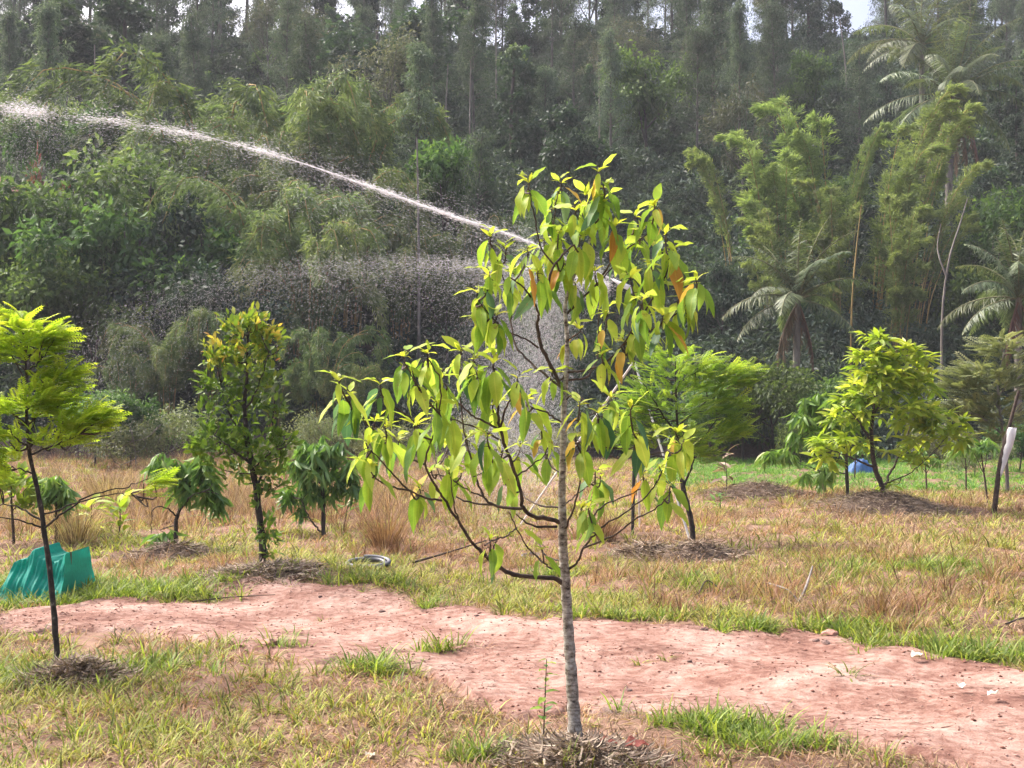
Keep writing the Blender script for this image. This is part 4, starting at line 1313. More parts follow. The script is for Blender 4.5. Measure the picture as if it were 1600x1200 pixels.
# grey feathery tree at the right frame edge
orchard_tree('young_tree', 'grey-green flat-layered feathery tree at the right frame edge', 30, (1575, 770),
             [(1575, 770, .06, 0), (1572, 720, .05, 0), (1565, 660, .045, 0), (1560, 600, .03, 0), (1570, 550, .015, 0)],
             [(.03, [(1568, 680, 0), (1530, 650, -.2), (1490, 640, -.3)]), (.03, [(1563, 640, 0), (1535, 600, .3), (1500, 590, .4)]), (.02, [(1562, 620, 0), (1590, 580, .2), (1610, 560, .3)])],
             [(1570, 545, 34, 20, 60), (1530, 585, 44, 14, 70), (1500, 610, 30, 14, 44), (1560, 610, 40, 18, 60), (1530, 640, 44, 16, 60), (1500, 650, 26, 12, 26), (1590, 590, 26, 20, 40), (1570, 660, 40, 20, 46), (1545, 690, 30, 18, 24)],
             'spray', M['bark_pale'], M['scrub'], seed=28, leaf=.34, dens=1.5)
# small saplings beside it
for k, (bx_, by_, tx, ty, lab) in enumerate([(1335, 750, 1338, 700, 'thin sapling stick behind the bright tree'), (1510, 770, 1508, 700, 'thin bare-stemmed sapling left of the plastic sleeve'), (1545, 790, 1530, 690, 'twiggy leafless sapling beside the plastic sleeve'), (1448, 768, 1446, 712, 'small dark sapling just right of the bright tree')]):
    orchard_tree('sapling', lab, 30, (bx_, by_), [(bx_, by_, .03, 0), ((bx_ + tx) / 2, (by_ + ty) / 2, .022, 0), (tx, ty, .008, 0)], [(.012, [((bx_ + tx) / 2, (by_ + ty) / 2, 0), (tx + 14, ty + 5, .1), (tx + 20, ty - 8, .1)]), (.010, [((bx_ + tx) / 2, (by_ + ty) / 2, 0), (tx - 14, ty + 5, .1), (tx - 20, ty - 5, .1)])],
                 [(tx, ty, 14, 12, 5), (tx + 16, ty, 12, 10, 4), (tx - 16, ty + 4, 10, 10, 4)], 'hang', M['bark_branch'], M['palegreen'], seed=40 + k, leaf=.22)
# clump of plants behind the layered tree
orchard_tree('sapling', 'yellowing bush behind the layered tree trunk', 18, (22, 850), [(22, 850, .03, 0), (20, 800, .022, 0), (18, 750, .01, 0)], [(.012, [(21, 800, 0), (40, 775, .1), (60, 760, .1)])],
             [(25, 765, 34, 18, 24), (50, 790, 20, 16, 10), (10, 740, 22, 14, 12)], 'small', M['bark_branch'], M['yellowleaf'], seed=50, leaf=.16)
orchard_tree('sapling', 'small green sapling behind the layered tree trunk', 18, (88, 850), [(88, 850, .03, 0), (88, 800, .022, 0), (90, 760, .01, 0)], [(.012, [(88, 800, 0), (105, 780, .1)])],
             [(85, 755, 26, 16, 18), (100, 770, 20, 14, 12), (72, 770, 14, 12, 8)], 'hang', M['bark_branch'], M['palegreen'], seed=51, leaf=.2)


def leafy_plant(label, px, py, n, size, mat, hgt, seed, spread=.5, name='leafy_plant'):
    r = np.random.default_rng(seed)
    g = G(px, py)
    root = thing(name, label, 'plant', g)
    az = r.uniform(0, 6.283, n)
    d = np.stack([np.cos(az) * spread, np.sin(az) * spread, r.uniform(.1, .9, n)], -1)
    p = np.stack([r.normal(0, .04, n), r.normal(0, .04, n), r.uniform(.1, 1, n) * hgt], -1)
    V, F, ti = bake(*leaf8(.28, .5), p, frames(norm(d), norm(np.array([0, 0, 1.0]) + .2 * r.normal(size=(n, 3)))), size * r.uniform(.6, 1.2, n), r.random(n))
    obj('leaves', mesh_of('leaves', [(V, F, 0, ti)], mat), root)['kind'] = 'stuff'
    V, F = tube(crom([[0, 0, -.05], [.01, .01, hgt * .5], [r.normal(0, .02), 0, hgt]], 6), np.linspace(.012, .005, 6), 5)
    obj('stem', mesh_of('stem', [(V, F, 0, None)], M['bark_branch']), root)
    return root


leafy_plant('broad-leaved yellow-green plant beside the green net', 140, 838, 22, .32, M['yellowleaf'], .45, 61)
leafy_plant('broad-leaved plant with yellow leaf tips nearer the forking sapling', 186, 836, 26, .34, M['yellowleaf'], .5, 62)
leafy_plant('small plant in the dry grass behind the red-tipped tree', 320, 820, 12, .25, M['palegreen'], .3, 63)
leafy_plant('small plant beside the dark long-leaved tree', 540, 815, 12, .25, M['palegreen'], .3, 64)
leafy_plant('withered brown-leaved plant in front of the lawn', 1135, 770, 22, .3, M['straw'], .75, 65)
leafy_plant('low green plant at the lawn edge beside the withered one', 1125, 790, 16, .22, M['palegreen'], .3, 66)

# ------------------------------------------------------------------ the young foreground tree
r = np.random.default_rng(77)
gT = G(900, 1166)
DT = gT[1]
TREE = thing('young_tree', 'young tree with lichen-grey trunk and large drooping yellow-green leaves in front', 'tree', gT, 'young trees in the orchard')


def AT(px, py, dz=0.0):
    return A(px, py, DT + dz) - gT


trunk_px = [(900, 1172, 16.5), (897, 1120, 14), (893, 1060, 13), (889, 1000, 12.2), (886, 950, 11.5), (883, 905, 11), (880, 860, 10), (879, 815, 9.5), (878, 760, 8), (880, 700, 7.2), (881, 640, 6.4), (885, 580, 5.4), (886, 530, 4.8), (883, 480, 4.0), (890, 450, 3.4), (902, 420, 3), (915, 395, 2.6), (928, 350, 2.2), (934, 310, 1.8), (935, 262, 1.2)]
P = crom([AT(a, b) for a, b, _ in trunk_px], 110)
rad = np.interp(np.linspace(0, 1, 110), np.linspace(0, 1, len(trunk_px)), [c for _, _, c in trunk_px]) * .72 * DT / FPX
rad *= 1 + .05 * np.sin(np.arange(110) * 2.1) + .03 * r.normal(size=110)
rad[:6] *= np.linspace(1.25, 1, 6)
V, F = tube(P, rad, 14)
trunk_o = obj('trunk', mesh_of('trunk', [(V, F, 0, None)], M['lichen'], True), TREE)
# (radius px at start, points, depth offset at the tip)
BR_PX = [
    (5.5, [(875, 600), (857, 564), (846, 541), (840, 515), (841, 497), (848, 478), (855, 455), (862, 421), (880, 398), (897, 383)], -.15),
    (3, [(842, 490), (828, 462), (810, 442), (797, 434)], -.35), (2.6, [(841, 543), (816, 527), (787, 514), (765, 492), (748, 470)], -.3),
    (3.4, [(877, 606), (849, 583), (828, 566), (806, 540), (800, 514), (797, 475), (793, 452), (775, 400), (766, 378)], .35),
    (3.4, [(886, 490), (906, 468), (927, 450), (945, 430), (975, 395), (990, 360), (992, 345)], .3), (2.8, [(900, 425), (880, 410), (870, 390), (866, 345), (872, 300)], .2),
    (2.6, [(893, 440), (850, 395), (838, 350), (830, 310), (826, 292)], -.2), (2.8, [(940, 432), (960, 405), (985, 385), (1010, 365), (1022, 330)], -.25),
    (3.4, [(885, 582), (906, 579), (942, 569), (972, 540), (996, 501), (1003, 478)], -.3), (2.8, [(886, 594), (916, 590), (926, 575), (934, 553), (936, 488), (945, 460)], .25), (2.6, [(975, 537), (1010, 520), (1035, 505), (1060, 488), (1080, 466), (1089, 446)], -.35),
    (2.4, [(1000, 500), (1030, 450), (1045, 420), (1052, 395)], -.2), (2.6, [(878, 660), (859, 647), (840, 640), (823, 634)], -.25),
    (6.2, [(878, 818), (860, 811), (830, 805), (818, 793), (814, 770), (806, 742), (795, 710), (783, 676), (779, 655), (778, 631), (774, 590), (770, 572)], -.25),
    (3.0, [(782, 668), (789, 640), (802, 617), (808, 600)], -.35), (3.0, [(781, 672), (754, 657), (734, 646), (710, 622), (695, 600)], -.45), (2.6, [(782, 688), (748, 670), (720, 660), (700, 650)], -.1), (2.4, [(806, 745), (830, 728), (848, 715), (856, 700)], -.1),
    (3.6, [(870, 823), (840, 823), (822, 817), (806, 803)], -.2),
    (3.8, [(815, 795), (790, 793), (772, 789), (757, 777), (745, 750), (734, 712), (728, 690), (722, 650), (718, 575), (720, 553)], .25), (2.6, [(772, 789), (735, 785), (707, 772), (690, 750), (680, 720), (676, 696)], .45), (2.6, [(876, 793), (840, 789), (822, 777), (812, 760)], .35),
    (6.4, [(882, 914), (862, 903), (822, 901), (797, 896), (772, 880), (755, 865), (738, 848), (720, 820), (700, 790), (686, 768), (678, 755)], -.35),
    (3.0, [(690, 782), (665, 778), (642, 767), (622, 750), (597, 722), (580, 705)], -.5), (2.4, [(642, 767), (610, 760), (588, 748), (580, 738)], -.4), (2.8, [(686, 768), (664, 728), (672, 696), (680, 674), (688, 640), (686, 590), (668, 560)], -.6),
    (2.6, [(664, 726), (640, 717), (610, 698), (580, 670), (560, 648), (545, 632)], -.65), (2.4, [(660, 714), (650, 690), (645, 660), (632, 646), (608, 628), (594, 610)], -.55), (2.2, [(688, 650), (660, 615), (645, 590), (632, 566)], -.45),
    (2.4, [(720, 820), (712, 800), (708, 780), (704, 745)], -.2), (2.2, [(772, 880), (770, 860), (776, 845), (778, 838)], -.4),
    (3, [(882, 830), (890, 810), (898, 790), (906, 753), (914, 711), (912, 670), (905, 645)], -.3), (3.2, [(888, 890), (905, 876), (910, 858), (930, 835), (950, 816), (973, 804), (1012, 773), (1030, 747), (1035, 735)], -.35), (2.6, [(912, 856), (955, 838), (994, 812), (1030, 790), (1048, 768)], -.5),
    (2.4, [(920, 822), (937, 794), (970, 778), (1004, 763), (1010, 748)], .2), (2.4, [(876, 887), (857, 886), (840, 870), (822, 852), (807, 825), (795, 800)], -.5), (2.4, [(875, 876), (855, 870), (842, 850), (822, 828)], .3), (2.2, [(807, 825), (790, 838), (770, 845), (757, 852)], -.5),
    (2.6, [(881, 700), (920, 690), (960, 715), (1000, 712), (1040, 705), (1058, 685)], .25), (2.4, [(881, 660), (910, 655), (940, 640), (955, 628)], .3), (2.2, [(880, 720), (900, 712), (930, 700), (985, 700), (1000, 690)], -.4), (2.2, [(884, 625), (900, 615), (925, 640), (935, 655)], -.3),
    (2.2, [(880, 740), (862, 730), (850, 700), (846, 672)], .2), (2.0, [(880, 790), (905, 770), (930, 752)], .4), (2.2, [(795, 710), (770, 730), (740, 745)], -.5), (2.0, [(757, 777), (730, 765), (700, 745), (675, 742)], .1),
]
SKEL = [np.concatenate([np.array([[a, b, 0.0]])]) for a, b, _ in trunk_px[8:]]
skel_pts = [np.array([a, b, 0.0]) for a, b, _ in trunk_px[6:]]
for r0, pts_, dz in BR_PX:
    s = np.array(pts_[0], float)
    j = min(skel_pts, key=lambda q: (q[0] - s[0]) ** 2 + (q[1] - s[1]) ** 2)
    n_ = len(pts_)
    dzs = np.linspace(j[2], j[2] + dz, n_)
    Q = crom([AT(a, b, d) for (a, b), d in zip(pts_, dzs)], n_ * 4)
    Q[2:-1] += r.normal(0, .0022, Q[2:-1].shape)
    rr = np.linspace(r0 * .62, max(.8, r0 * .24), len(Q)) * DT / FPX * (1 + .06 * r.normal(size=len(Q)))
    V, F = tube(Q, rr, 8)
    obj('branch', mesh_of('branch', [(V, F, 0, None)], M['bark_branch'], True), TREE)
    for k in range(n_ * 3):
        u = k / (n_ * 3 - 1) * (n_ - 1)
        i0 = min(int(u), n_ - 2)
        q = np.array(pts_[i0]) + (np.array(pts_[i0 + 1]) - np.array(pts_[i0])) * (u - i0)
        if k > n_:
            skel_pts.append(np.array([q[0], q[1], np.interp(u, np.arange(n_), dzs)]))


def big_leaf(seed, w, bend, fold, wave, twist=0.0):
    """whole leaf of unit length on a short stalk, 9 rows of 3"""
    rr_ = np.random.default_rng(seed)
    rows_ = 10
    V = []
    ang, y_, z_ = .15, .0, 0.0
    for k in range(rows_ + 1):
        t = k / rows_
        ww = w * (np.sin(np.pi * min(1, (t * .97 + .03)) ** .78) ** .85) * .5 if 0 < k < rows_ else (.012 if k == 0 else .002)
        lift = fold * ww + wave * ww * math.sin(t * 13 + seed)
        lift2 = fold * ww + wave * ww * math.sin(t * 11 + seed * 2.1)
        tw = twist * t
        for s, l in ((-1, lift), (0, 0), (1, lift2)):
            a_, b_ = s * ww * math.cos(tw), s * ww * math.sin(tw)
            V.append([a_ + .03 * math.sin(t * 3 + seed) * t, y_ - l * math.sin(-ang) * 0, z_ + l + b_])
        ang -= bend / rows_
        y_ += math.cos(ang) / rows_
        z_ += math.sin(ang) / rows_
    F = []
    for k in range(rows_):
        for c_ in (0, 1):
            a_ = k * 3 + c_
            F.append([a_, a_ + 1, a_ + 4, a_ + 3])
    return np.array(V), np.array(F)


def big_leaf_mat(name, stops, trans, rough=.5):
    m, nt, out = nm(name)
    oi = N(nt, 'ShaderNodeObjectInfo')
    tc = N(nt, 'ShaderNodeTexCoord')
    sep = N(nt, 'ShaderNodeSeparateXYZ')
    nt.links.new(tc.outputs['Object'], sep.inputs[0])
    ax = math_n(nt, 'ABSOLUTE', sep.outputs[0])
    n1 = N(nt, 'ShaderNodeTexNoise', i_Scale=5, i_Detail=4)
    nt.links.new(tc.outputs['Object'], n1.inputs[0])
    # side veins: stripes slanting away from the midrib
    v = math_n(nt, 'FRACT', math_n(nt, 'MULTIPLY', math_n(nt, 'SUBTRACT', sep.outputs[1], math_n(nt, 'MULTIPLY', ax, .7)), 11.0))
    vein = math_n(nt, 'LESS_THAN', v, .12)
    mid = math_n(nt, 'LESS_THAN', ax, .012)
    f = math_n(nt, 'ADD', math_n(nt, 'MULTIPLY', oi.outputs['Random'], .75), math_n(nt, 'MULTIPLY', n1.outputs[0], .35))
    f = math_n(nt, 'ADD', f, math_n(nt, 'MULTIPLY', math_n(nt, 'MAXIMUM', math_n(nt, 'MULTIPLY', vein, .4), mid), .22))
    f = math_n(nt, 'SUBTRACT', f, .06)
    col = ramp(nt, f, stops)
    p = N(nt, 'ShaderNodeBsdfPrincipled', i_Roughness=rough)
    p.inputs['Specular IOR Level'].default_value = .3
    n2 = N(nt, 'ShaderNodeTexNoise', i_Scale=7, i_Detail=5, i_Roughness=.7)
    mpn = N(nt, 'ShaderNodeVectorMath', operation='ADD')
    nt.links.new(tc.outputs['Object'], mpn.inputs[0])
    nt.links.new(oi.outputs['Location'], mpn.inputs[1])
    nt.links.new(mpn.outputs[0], n2.inputs[0])
    spot = ramp(nt, n2.outputs[0], [(.64, (0, 0, 0)), (.70, (1, 1, 1))])
    mxs = N(nt, 'ShaderNodeMix', data_type='RGBA')
    nt.links.new(spot, mxs.inputs[0])
    nt.links.new(col, mxs.inputs[6])
    mxs.inputs[7].default_value = (.28, .16, .06, 1)
    col = mxs.outputs[2]
    nt.links.new(col, p.inputs['Base Color'])
    bp = N(nt, 'ShaderNodeBump', i_Strength=.25, i_Distance=.01)
    nt.links.new(vein, bp.inputs['Height'])
    nt.links.new(bp.outputs[0], p.inputs['Normal'])
    tr = N(nt, 'ShaderNodeBsdfTranslucent')
    nt.links.new(col, tr.inputs[0])
    mx = N(nt, 'ShaderNodeMixShader')
    mx.inputs[0].default_value = trans
    nt.links.new(p.outputs[0], mx.inputs[1])
    nt.links.new(tr.outputs[0], mx.inputs[2])
    nt.links.new(mx.outputs[0], out.inputs[0])
    return m


BL = [big_leaf_mat('leaf_yellow_green', [(.1, (.20, .36, .035)), (.55, (.37, .53, .05)), (1, (.60, .66, .10))], .55), big_leaf_mat('leaf_green', [(.1, (.10, .22, .035)), (.55, (.22, .38, .045)), (1, (.40, .52, .08))], .5),
      big_leaf_mat('leaf_orange', [(.1, (.50, .22, .04)), (.55, (.62, .38, .06)), (1, (.62, .52, .12))], .45), big_leaf_mat('leaf_bluish', [(.1, (.05, .14, .05)), (.6, (.12, .24, .09)), (1, (.22, .34, .13))], .4)]
leaf_meshes = {}
for mi in range(4):
    leaf_meshes[mi] = []
    for k in range(6 if mi < 2 else 3):
        V, F = big_leaf(k + 10 * mi, [.30, .34, .29, .37, .32, .27][k], [.3, .5, .8, .2, 1.1, .6][k], [.25, .35, .5, .2, .45, .6][k], [.12, .2, .1, .15, .2, .25][k], [0, .5, -.4, .2, -.6, .3][k])
        leaf_meshes[mi].append(mesh_of('leaf', [(V, F, 0, None)], BL[mi], True))
ROS = [(935, 275, 3), (945, 300, 3), (826, 292, 4), (877, 292, 3), (915, 312, 3), (862, 335, 4), (900, 335, 4), (992, 345, 3), (1022, 328, 4), (766, 376, 4), (790, 395, 3), (850, 382, 5), (872, 372, 4), (905, 380, 5), (960, 362, 4), (1000, 368, 4), (1040, 372, 3), (1052, 395, 5), (1089, 445, 4),
       (746, 465, 4), (765, 438, 4), (798, 432, 4), (750, 503, 5), (940, 325, 4), (972, 398, 4), (1003, 478, 5), (1035, 500, 4), (1062, 462, 4), (930, 430, 5), (880, 415, 5), (840, 432, 4), (948, 498, 3), (1000, 512, 4), (1072, 480, 3), (905, 520, 3), (825, 400, 4), (985, 440, 4), (1018, 420, 4), (900, 450, 3), (775, 500, 3),
       (745, 592, 4), (720, 555, 4), (668, 560, 3), (632, 564, 4), (594, 608, 4), (545, 625, 4), (530, 602, 2), (648, 592, 4), (690, 598, 4), (740, 568, 4), (770, 575, 3), (808, 598, 3), (823, 630, 2), (700, 648, 4), (682, 638, 4), (650, 672, 3), (603, 675, 3), (575, 702, 4), (585, 665, 2), (622, 695, 3), (700, 700, 3), (730, 690, 3), (762, 690, 3), (783, 715, 2),
       (846, 672, 2), (905, 640, 3), (935, 652, 4), (955, 628, 4), (985, 645, 2), (1000, 690, 3), (1058, 682, 4), (1064, 702, 3), (1032, 738, 3), (1005, 748, 2), (938, 752, 3), (930, 745, 2), (900, 690, 2), (920, 800, 3), (1046, 765, 3), (657, 770, 3), (702, 742, 3), (720, 745, 2), (790, 755, 2), (766, 850, 3), (848, 865, 1), (908, 800, 2), (865, 590, 2), (858, 705, 2), (580, 735, 2), (940, 560, 3), (975, 540, 3), (770, 640, 2), (812, 705, 2), (675, 742, 2)]
twigs, LEAVES = [], []
tipP, tipD, tipS = [], [], []
for (px, py, kk) in ROS:
    j = min(skel_pts, key=lambda q: (q[0] - px) ** 2 + ((q[1] - py - 14)) ** 2 + 300 * r.random())
    dz = np.clip(j[2] + r.normal(0, .13), -.75, .75)
    c = AT(px, py, dz)
    s = AT(j[0], j[1], j[2])
    twigs.append(tube(crom([s, s * .45 + c * .55 + np.array([0, 0, -.03]) + r.normal(0, .01, 3), c, c + [r.normal(0, .006), r.normal(0, .006), .03]], 9), np.linspace(.0055, .003, 9), 6))
    sh = crom([s * .5 + c * .5 + np.array([0, 0, -.03]), c, c + np.array([r.normal(0, .012), r.normal(0, .012), .05])], 12)
    az0 = r.uniform(0, 6.283)
    nl_ = kk + 5 if py < 720 else kk + 2
    for q in range(nl_):
        t_ = (q + r.random()) / nl_                    # 0: low on the shoot, 1: its tip
        a_p = sh[min(11, int(t_ * 11.5))]
        az = az0 + q * 2.4 + r.normal(0, .3)
        young_ = t_ > .72
        if young_:
            L = r.uniform(.08, .14)
            el = r.uniform(-.35, .75)
        else:
            L = r.choice([r.uniform(.10, .15), r.uniform(.13, .18), r.uniform(.16, .215)])
            el = r.uniform(-1.5, -.75)
        out_ = np.array([math.cos(az), math.sin(az), 0])
        d = out_ * math.cos(el) + np.array([0, 0, math.sin(el)])
        nn = norm(out_ * (1.0 if not young_ else .2) + np.array([0, 0, .35 if not young_ else 1.0]) + .3 * r.normal(size=3))
        u = r.random()
        mi = (0 if u < .64 else 1 if u < .90 else 3 if u < .975 else 2) if not young_ else (0 if u < .93 else 1)
        me = leaf_meshes[mi][r.integers(len(leaf_meshes[mi]))] if not young_ else leaf_meshes[mi][r.choice([0, 1, 3])]
        rt = frames(d[None], nn[None])[0]
        pet = out_ * L * .14 + np.array([0, 0, -.008 if not young_ else .01])
        twigs.append(tube([a_p, a_p + pet * .6 + [0, 0, .006], a_p + pet], [.0022, .002, .0018], 4))
        mw = Matrix(rt.tolist()).to_4x4()
        mw.translation = Vector((a_p + pet).tolist())
        LEAVES.append((L, me, mi, mw @ Matrix.Diagonal((L * r.uniform(.85, 1.15), L, L, 1))))
    for q in range(5):           # tiny unfolding leaves at the shoot tip
        az = r.uniform(0, 6.283)
        tipP.append(c + [0, 0, .02])
        tipD.append([math.cos(az) * .7, math.sin(az) * .7, r.uniform(.2, 1.3)])
        tipS.append(r.uniform(.035, .085))
LEAVES.sort(key=lambda q: -q[0])
for L, me, mi, mw in LEAVES[:300]:          # the 300 largest leaves are pieces of their own
    obj('leaf', me, TREE).matrix_local = mw
rest = []
for L, me, mi, mw in LEAVES[300:]:
    V = np.array([(mw @ v.co)[:] for v in me.vertices])
    rest.append((V, np.array([p_.vertices[:] for p_ in me.polygons]), mi, None))
obj('small_leaves', mesh_of('small_leaves', rest, BL, True), TREE)['kind'] = 'stuff'
tipD = norm(np.array(tipD))
n = len(tipP)
V, F, ti = bake(*leaf8(.30, .5), np.array(tipP), frames(tipD, norm(np.array([0, 0, 1.0]) + .3 * r.normal(size=(n, 3)))), np.array(tipS), np.clip(.55 + .45 * r.random(n), 0, 1))
obj('young_leaves', mesh_of('young_leaves', [(V, F, 0, ti)], M['yellowleaf']), TREE)['kind'] = 'stuff'
V, F = merge(twigs)
obj('twigs', mesh_of('twigs', [(V, F, 0, None)], M['bark_branch'], True), TREE)['kind'] = 'stuff'

# little seedling beside the trunk
sg = G(848, 1168)
sd_ = thing('seedling', 'thin leafy seedling right beside the lichen-grey trunk', 'plant', sg)
V, F = tube(crom([[0, 0, -.03], [.01, 0, .2], [.02, 0, .45]], 8), np.linspace(.005, .002, 8), 5)
obj('stem', mesh_of('stem', [(V, F, 0, None)], M['bark_branch']), sd_)
for k in range(18):
    z = .12 + .33 * k / 17
    az = k * 2.4
    o = obj('leaf', leaf_meshes[1 if k % 3 else 3][k % 3], sd_)
    d = np.array([math.cos(az), math.sin(az), r.uniform(-.2, .5)])
    mw = Matrix(frames(norm(d)[None], np.array([[0, 0, 1.0]]))[0].tolist()).to_4x4()
    mw.translation = Vector((.02 * z / .45, 0, z))
    L = r.uniform(.05, .085)
    o.matrix_local = mw @ Matrix.Diagonal((L * 1.3, L, L, 1))

# ------------------------------------------------------------------ mulch mounds, tussocks, litter
M['mound'] = soil_mat('mound_soil', [(.36, (.045, .03, .025)), (.5, (.12, .085, .065)), (.62, (.22, .17, .13))], (3, 20, 90), .8, .03)
mlabs = ['straw mulch mound around the leaning trunk of the feathery tree', 'low dark mulch heap beside the leaning trunk mound', 'wide litter mound beneath the bright whorled tree', 'dark leaf-litter ring around the forking sapling', 'twig litter around the red-tipped tree at the track edge', 'straw heap at the foot of the layered left tree', 'dry litter ring at the foot of the foreground trunk', 'brown dry heap on the rise before the lawn']
for k, ((g, rm, hm), lab) in enumerate(zip(MW, mlabs)):
    q = np.random.default_rng(400 + k)
    root = thing('mulch_mound', lab, 'mulch', g, 'litter mounds around the trees')
    nr, na = 10, 36
    V = [[0, 0, hm]]
    for i_ in range(1, nr + 1):
        t = i_ / nr
        for a_ in range(na):
            an = a_ / na * 6.2832
            rr = rm * t * (1 + .13 * math.sin(3 * an + k) + .07 * math.sin(7 * an))
            X_, Y_ = rr * math.cos(an), rr * math.sin(an) * .85
            V.append([X_, Y_, hm * (math.cos(t * math.pi) * .5 + .5) + q.normal(0, .012) - .03 * t + float(H(g[0] + X_, g[1] + Y_)) - g[2]])
    F4 = [[1 + (i_ - 1) * na + a_, 1 + i_ * na + a_, 1 + i_ * na + (a_ + 1) % na, 1 + (i_ - 1) * na + (a_ + 1) % na] for i_ in range(1, nr) for a_ in range(na)]
    F3 = [[0, 1 + a_, 1 + (a_ + 1) % na] for a_ in range(na)]
    Vn = np.array(V)
    obj('heap', mesh_of('heap', [(Vn, np.array(F4), 0, None), (Vn, np.array(F3), 0, None)], M['mound'], True), root)
    n = int(3000 * max(.6, rm))
    t = q.random(n) ** .55 * 1.12
    an = q.uniform(0, 6.2832, n)
    p = np.stack([rm * t * np.cos(an), rm * t * np.sin(an) * .85, np.zeros(n)], -1)
    p[:, 2] = hm * (np.cos(np.clip(t, 0, 1) * np.pi) * .5 + .5) + q.uniform(-.005, .05, n) + H(g[0] + p[:, 0], g[1] + p[:, 1]) - g[2]
    d = norm(np.stack([np.cos(an) + q.normal(0, .8, n), np.sin(an) + q.normal(0, .8, n), q.normal(-.12, .22, n)], -1))
    bV, bF = blade(1, .22, 3)
    V, F, ti = bake(bV, bF, p, frames(d, norm(np.array([0, 0, 1.0]) + .4 * q.normal(size=(n, 3)))), np.stack([q.uniform(.004, .018, n), q.uniform(.03, .2, n) * (.6 if k in (5, 6) else 1), q.uniform(.02, .25, n)], -1), q.random(n) ** 1.1)
    obj('litter', mesh_of('litter', [(V, F, 0, ti)], M['straw']), root)['kind'] = 'stuff'

for k, (px, py, hh, rr, nb, lab) in enumerate([(602, 862, .80, .2, 420, 'brown dry grass tussock standing alone in the field'), (170, 790, .9, .32, 380, 'dry grass tussock behind the two yellow-green plants'), (940, 845, .6, .2, 260, 'dry tussock partly hidden behind the foreground trunk'), (120, 850, .75, .25, 300, 'dry grass tussock right behind the green net'), (240, 790, .8, .25, 260, 'dry grass tussock left of the forking sapling')]):
    g = G(px, py)
    root = thing('dry_tussock', lab, 'grass tussock', g, 'dry grass tussocks in the field')
    obj('blades', grass_tuft('blades', 500 + k, M['g_red'] if k % 2 == 0 else M['g_straw'], nb, hh * .55, hh, rr, .22, .008, .03, .35), root)['kind'] = 'stuff'
    obj('stubble', grass_tuft('stubble', 520 + k, M['straw'], 120, .1, .25, rr * 1.2, .6, .01, .3), root)['kind'] = 'stuff'

# debris on the track: bits of dry stalk and clods nobody could count
n = 22000
x = rng.uniform(-6, 6.5, n)
yn, yf = np.interp(x, NE[_no, 0], NE[_no, 1]), np.interp(x, FE[_fo, 0], FE[_fo, 1])
u = rng.random(n)
y = yn + (yf - yn) * u
keep = rng.random(n) < np.clip(.12 + .8 * wob(x, y * 2.5, .9, 2) + .35 * (np.abs(u - .5) > .36), .03, 1)
x, y = x[keep], y[keep]
n = len(x)
az = rng.normal(0, .5, n) + np.where(rng.random(n) < .5, 0, np.pi)
d = np.stack([np.cos(az), np.sin(az), rng.normal(0, .04, n)], -1)
bV, bF = blade(1, .12, 3)
V, F, ti = bake(bV, bF, np.stack([x, y, track_z(x, y) + .004], -1), frames(d, norm(np.array([0, 0, 1.0]) + .2 * rng.normal(size=(n, 3)))), np.stack([rng.uniform(.003, .008, n), rng.uniform(.015, .10, n), rng.uniform(.01, .06, n)], -1), rng.random(n) ** 2.2)
M['bits'] = leaf_mat('dry_bits', [(0, (.07, .035, .028)), (.5, (.17, .09, .07)), (1, (.38, .27, .21))], .1, .85, 0, hue_var=0, spec=.1)
o = obj('track_litter', mesh_of('track_litter', [(V, F, 0, ti)], M['bits']), kind='stuff')
tag(o, 'scattered dry stalk bits lying on the reddish track', 'litter')


def stone_mesh(seed):
    q = np.random.default_rng(seed)
    import bmesh
    bm = bmesh.new()
    bmesh.ops.create_icosphere(bm, subdivisions=2, radius=1)
    for v in bm.verts:
        v.co *= 1 + .25 * math.sin(v.co.x * 3 + seed) * math.cos(v.co.y * 4 + seed) + q.normal(0, .06)
        v.co.z *= .6
    me = bpy.data.meshes.new('stone')
    bm.to_mesh(me)
    bm.free()
    return me


M['stone'] = plain('stone', (.16, .10, .085), .9, .4, 8)
M['stone_r'] = plain('stone_red', (.42, .22, .17), .9, .3, 8)
M['paper'] = plain('dry_leaf_pale', (.72, .66, .56), .8, .1, 10, trans=.2)
sm = [stone_mesh(k) for k in range(4)]
for k, me in enumerate(sm):
    me.materials.append(M['stone'] if k < 2 else M['stone_r'])
STN = [(1100, 990, .025, 0, 'dark stone on the far track edge behind the trunk'), (1290, 1010, .035, 1, 'largest dark stone among the loose stones at the track edge'), (1275, 1005, .025, 0, 'small dark stone left of the largest track-edge stone'), (1330, 1004, .022, 1, 'small stone right of the largest track-edge stone'), (1297, 995, .05, 2, 'reddish flat clod behind the largest track-edge stone'),
       (982, 1084, .02, 0, 'dark pebble close to the foreground trunk'), (1045, 1072, .013, 1, 'tiny dark pebble on the track between trunk and grass spray'), (1077, 1040, .016, 0, 'pebble beside the thin green strip on the track'), (597, 957, .025, 1, 'small dark stone on the open track'), (420, 1012, .06, 3, 'reddish clod at the near track edge beside green grass'), (500, 935, .02, 0, 'dark pebble on the hump of the track'),
       (1233, 1097, .014, 1, 'tiny dark pebble low on the track'), (1275, 1146, .02, 0, 'dark pebble beside the bright grass clump'), (880, 1028, .015, 0, 'pebble just left of the trunk'), (745, 967, .018, 1, 'pebble at the far track edge')]
for px, py, rad_, k, lab in STN:
    g = G(px, py)
    o = obj('stone', sm[k], None, (g[0], g[1], ztrack(g[0], g[1]) + rad_ * .15))
    o.scale = (rad_ * 1.25, rad_, rad_)
    o.rotation_euler = (0, 0, px * .7)
    tag(o, lab, 'stone', 'stones on the track')
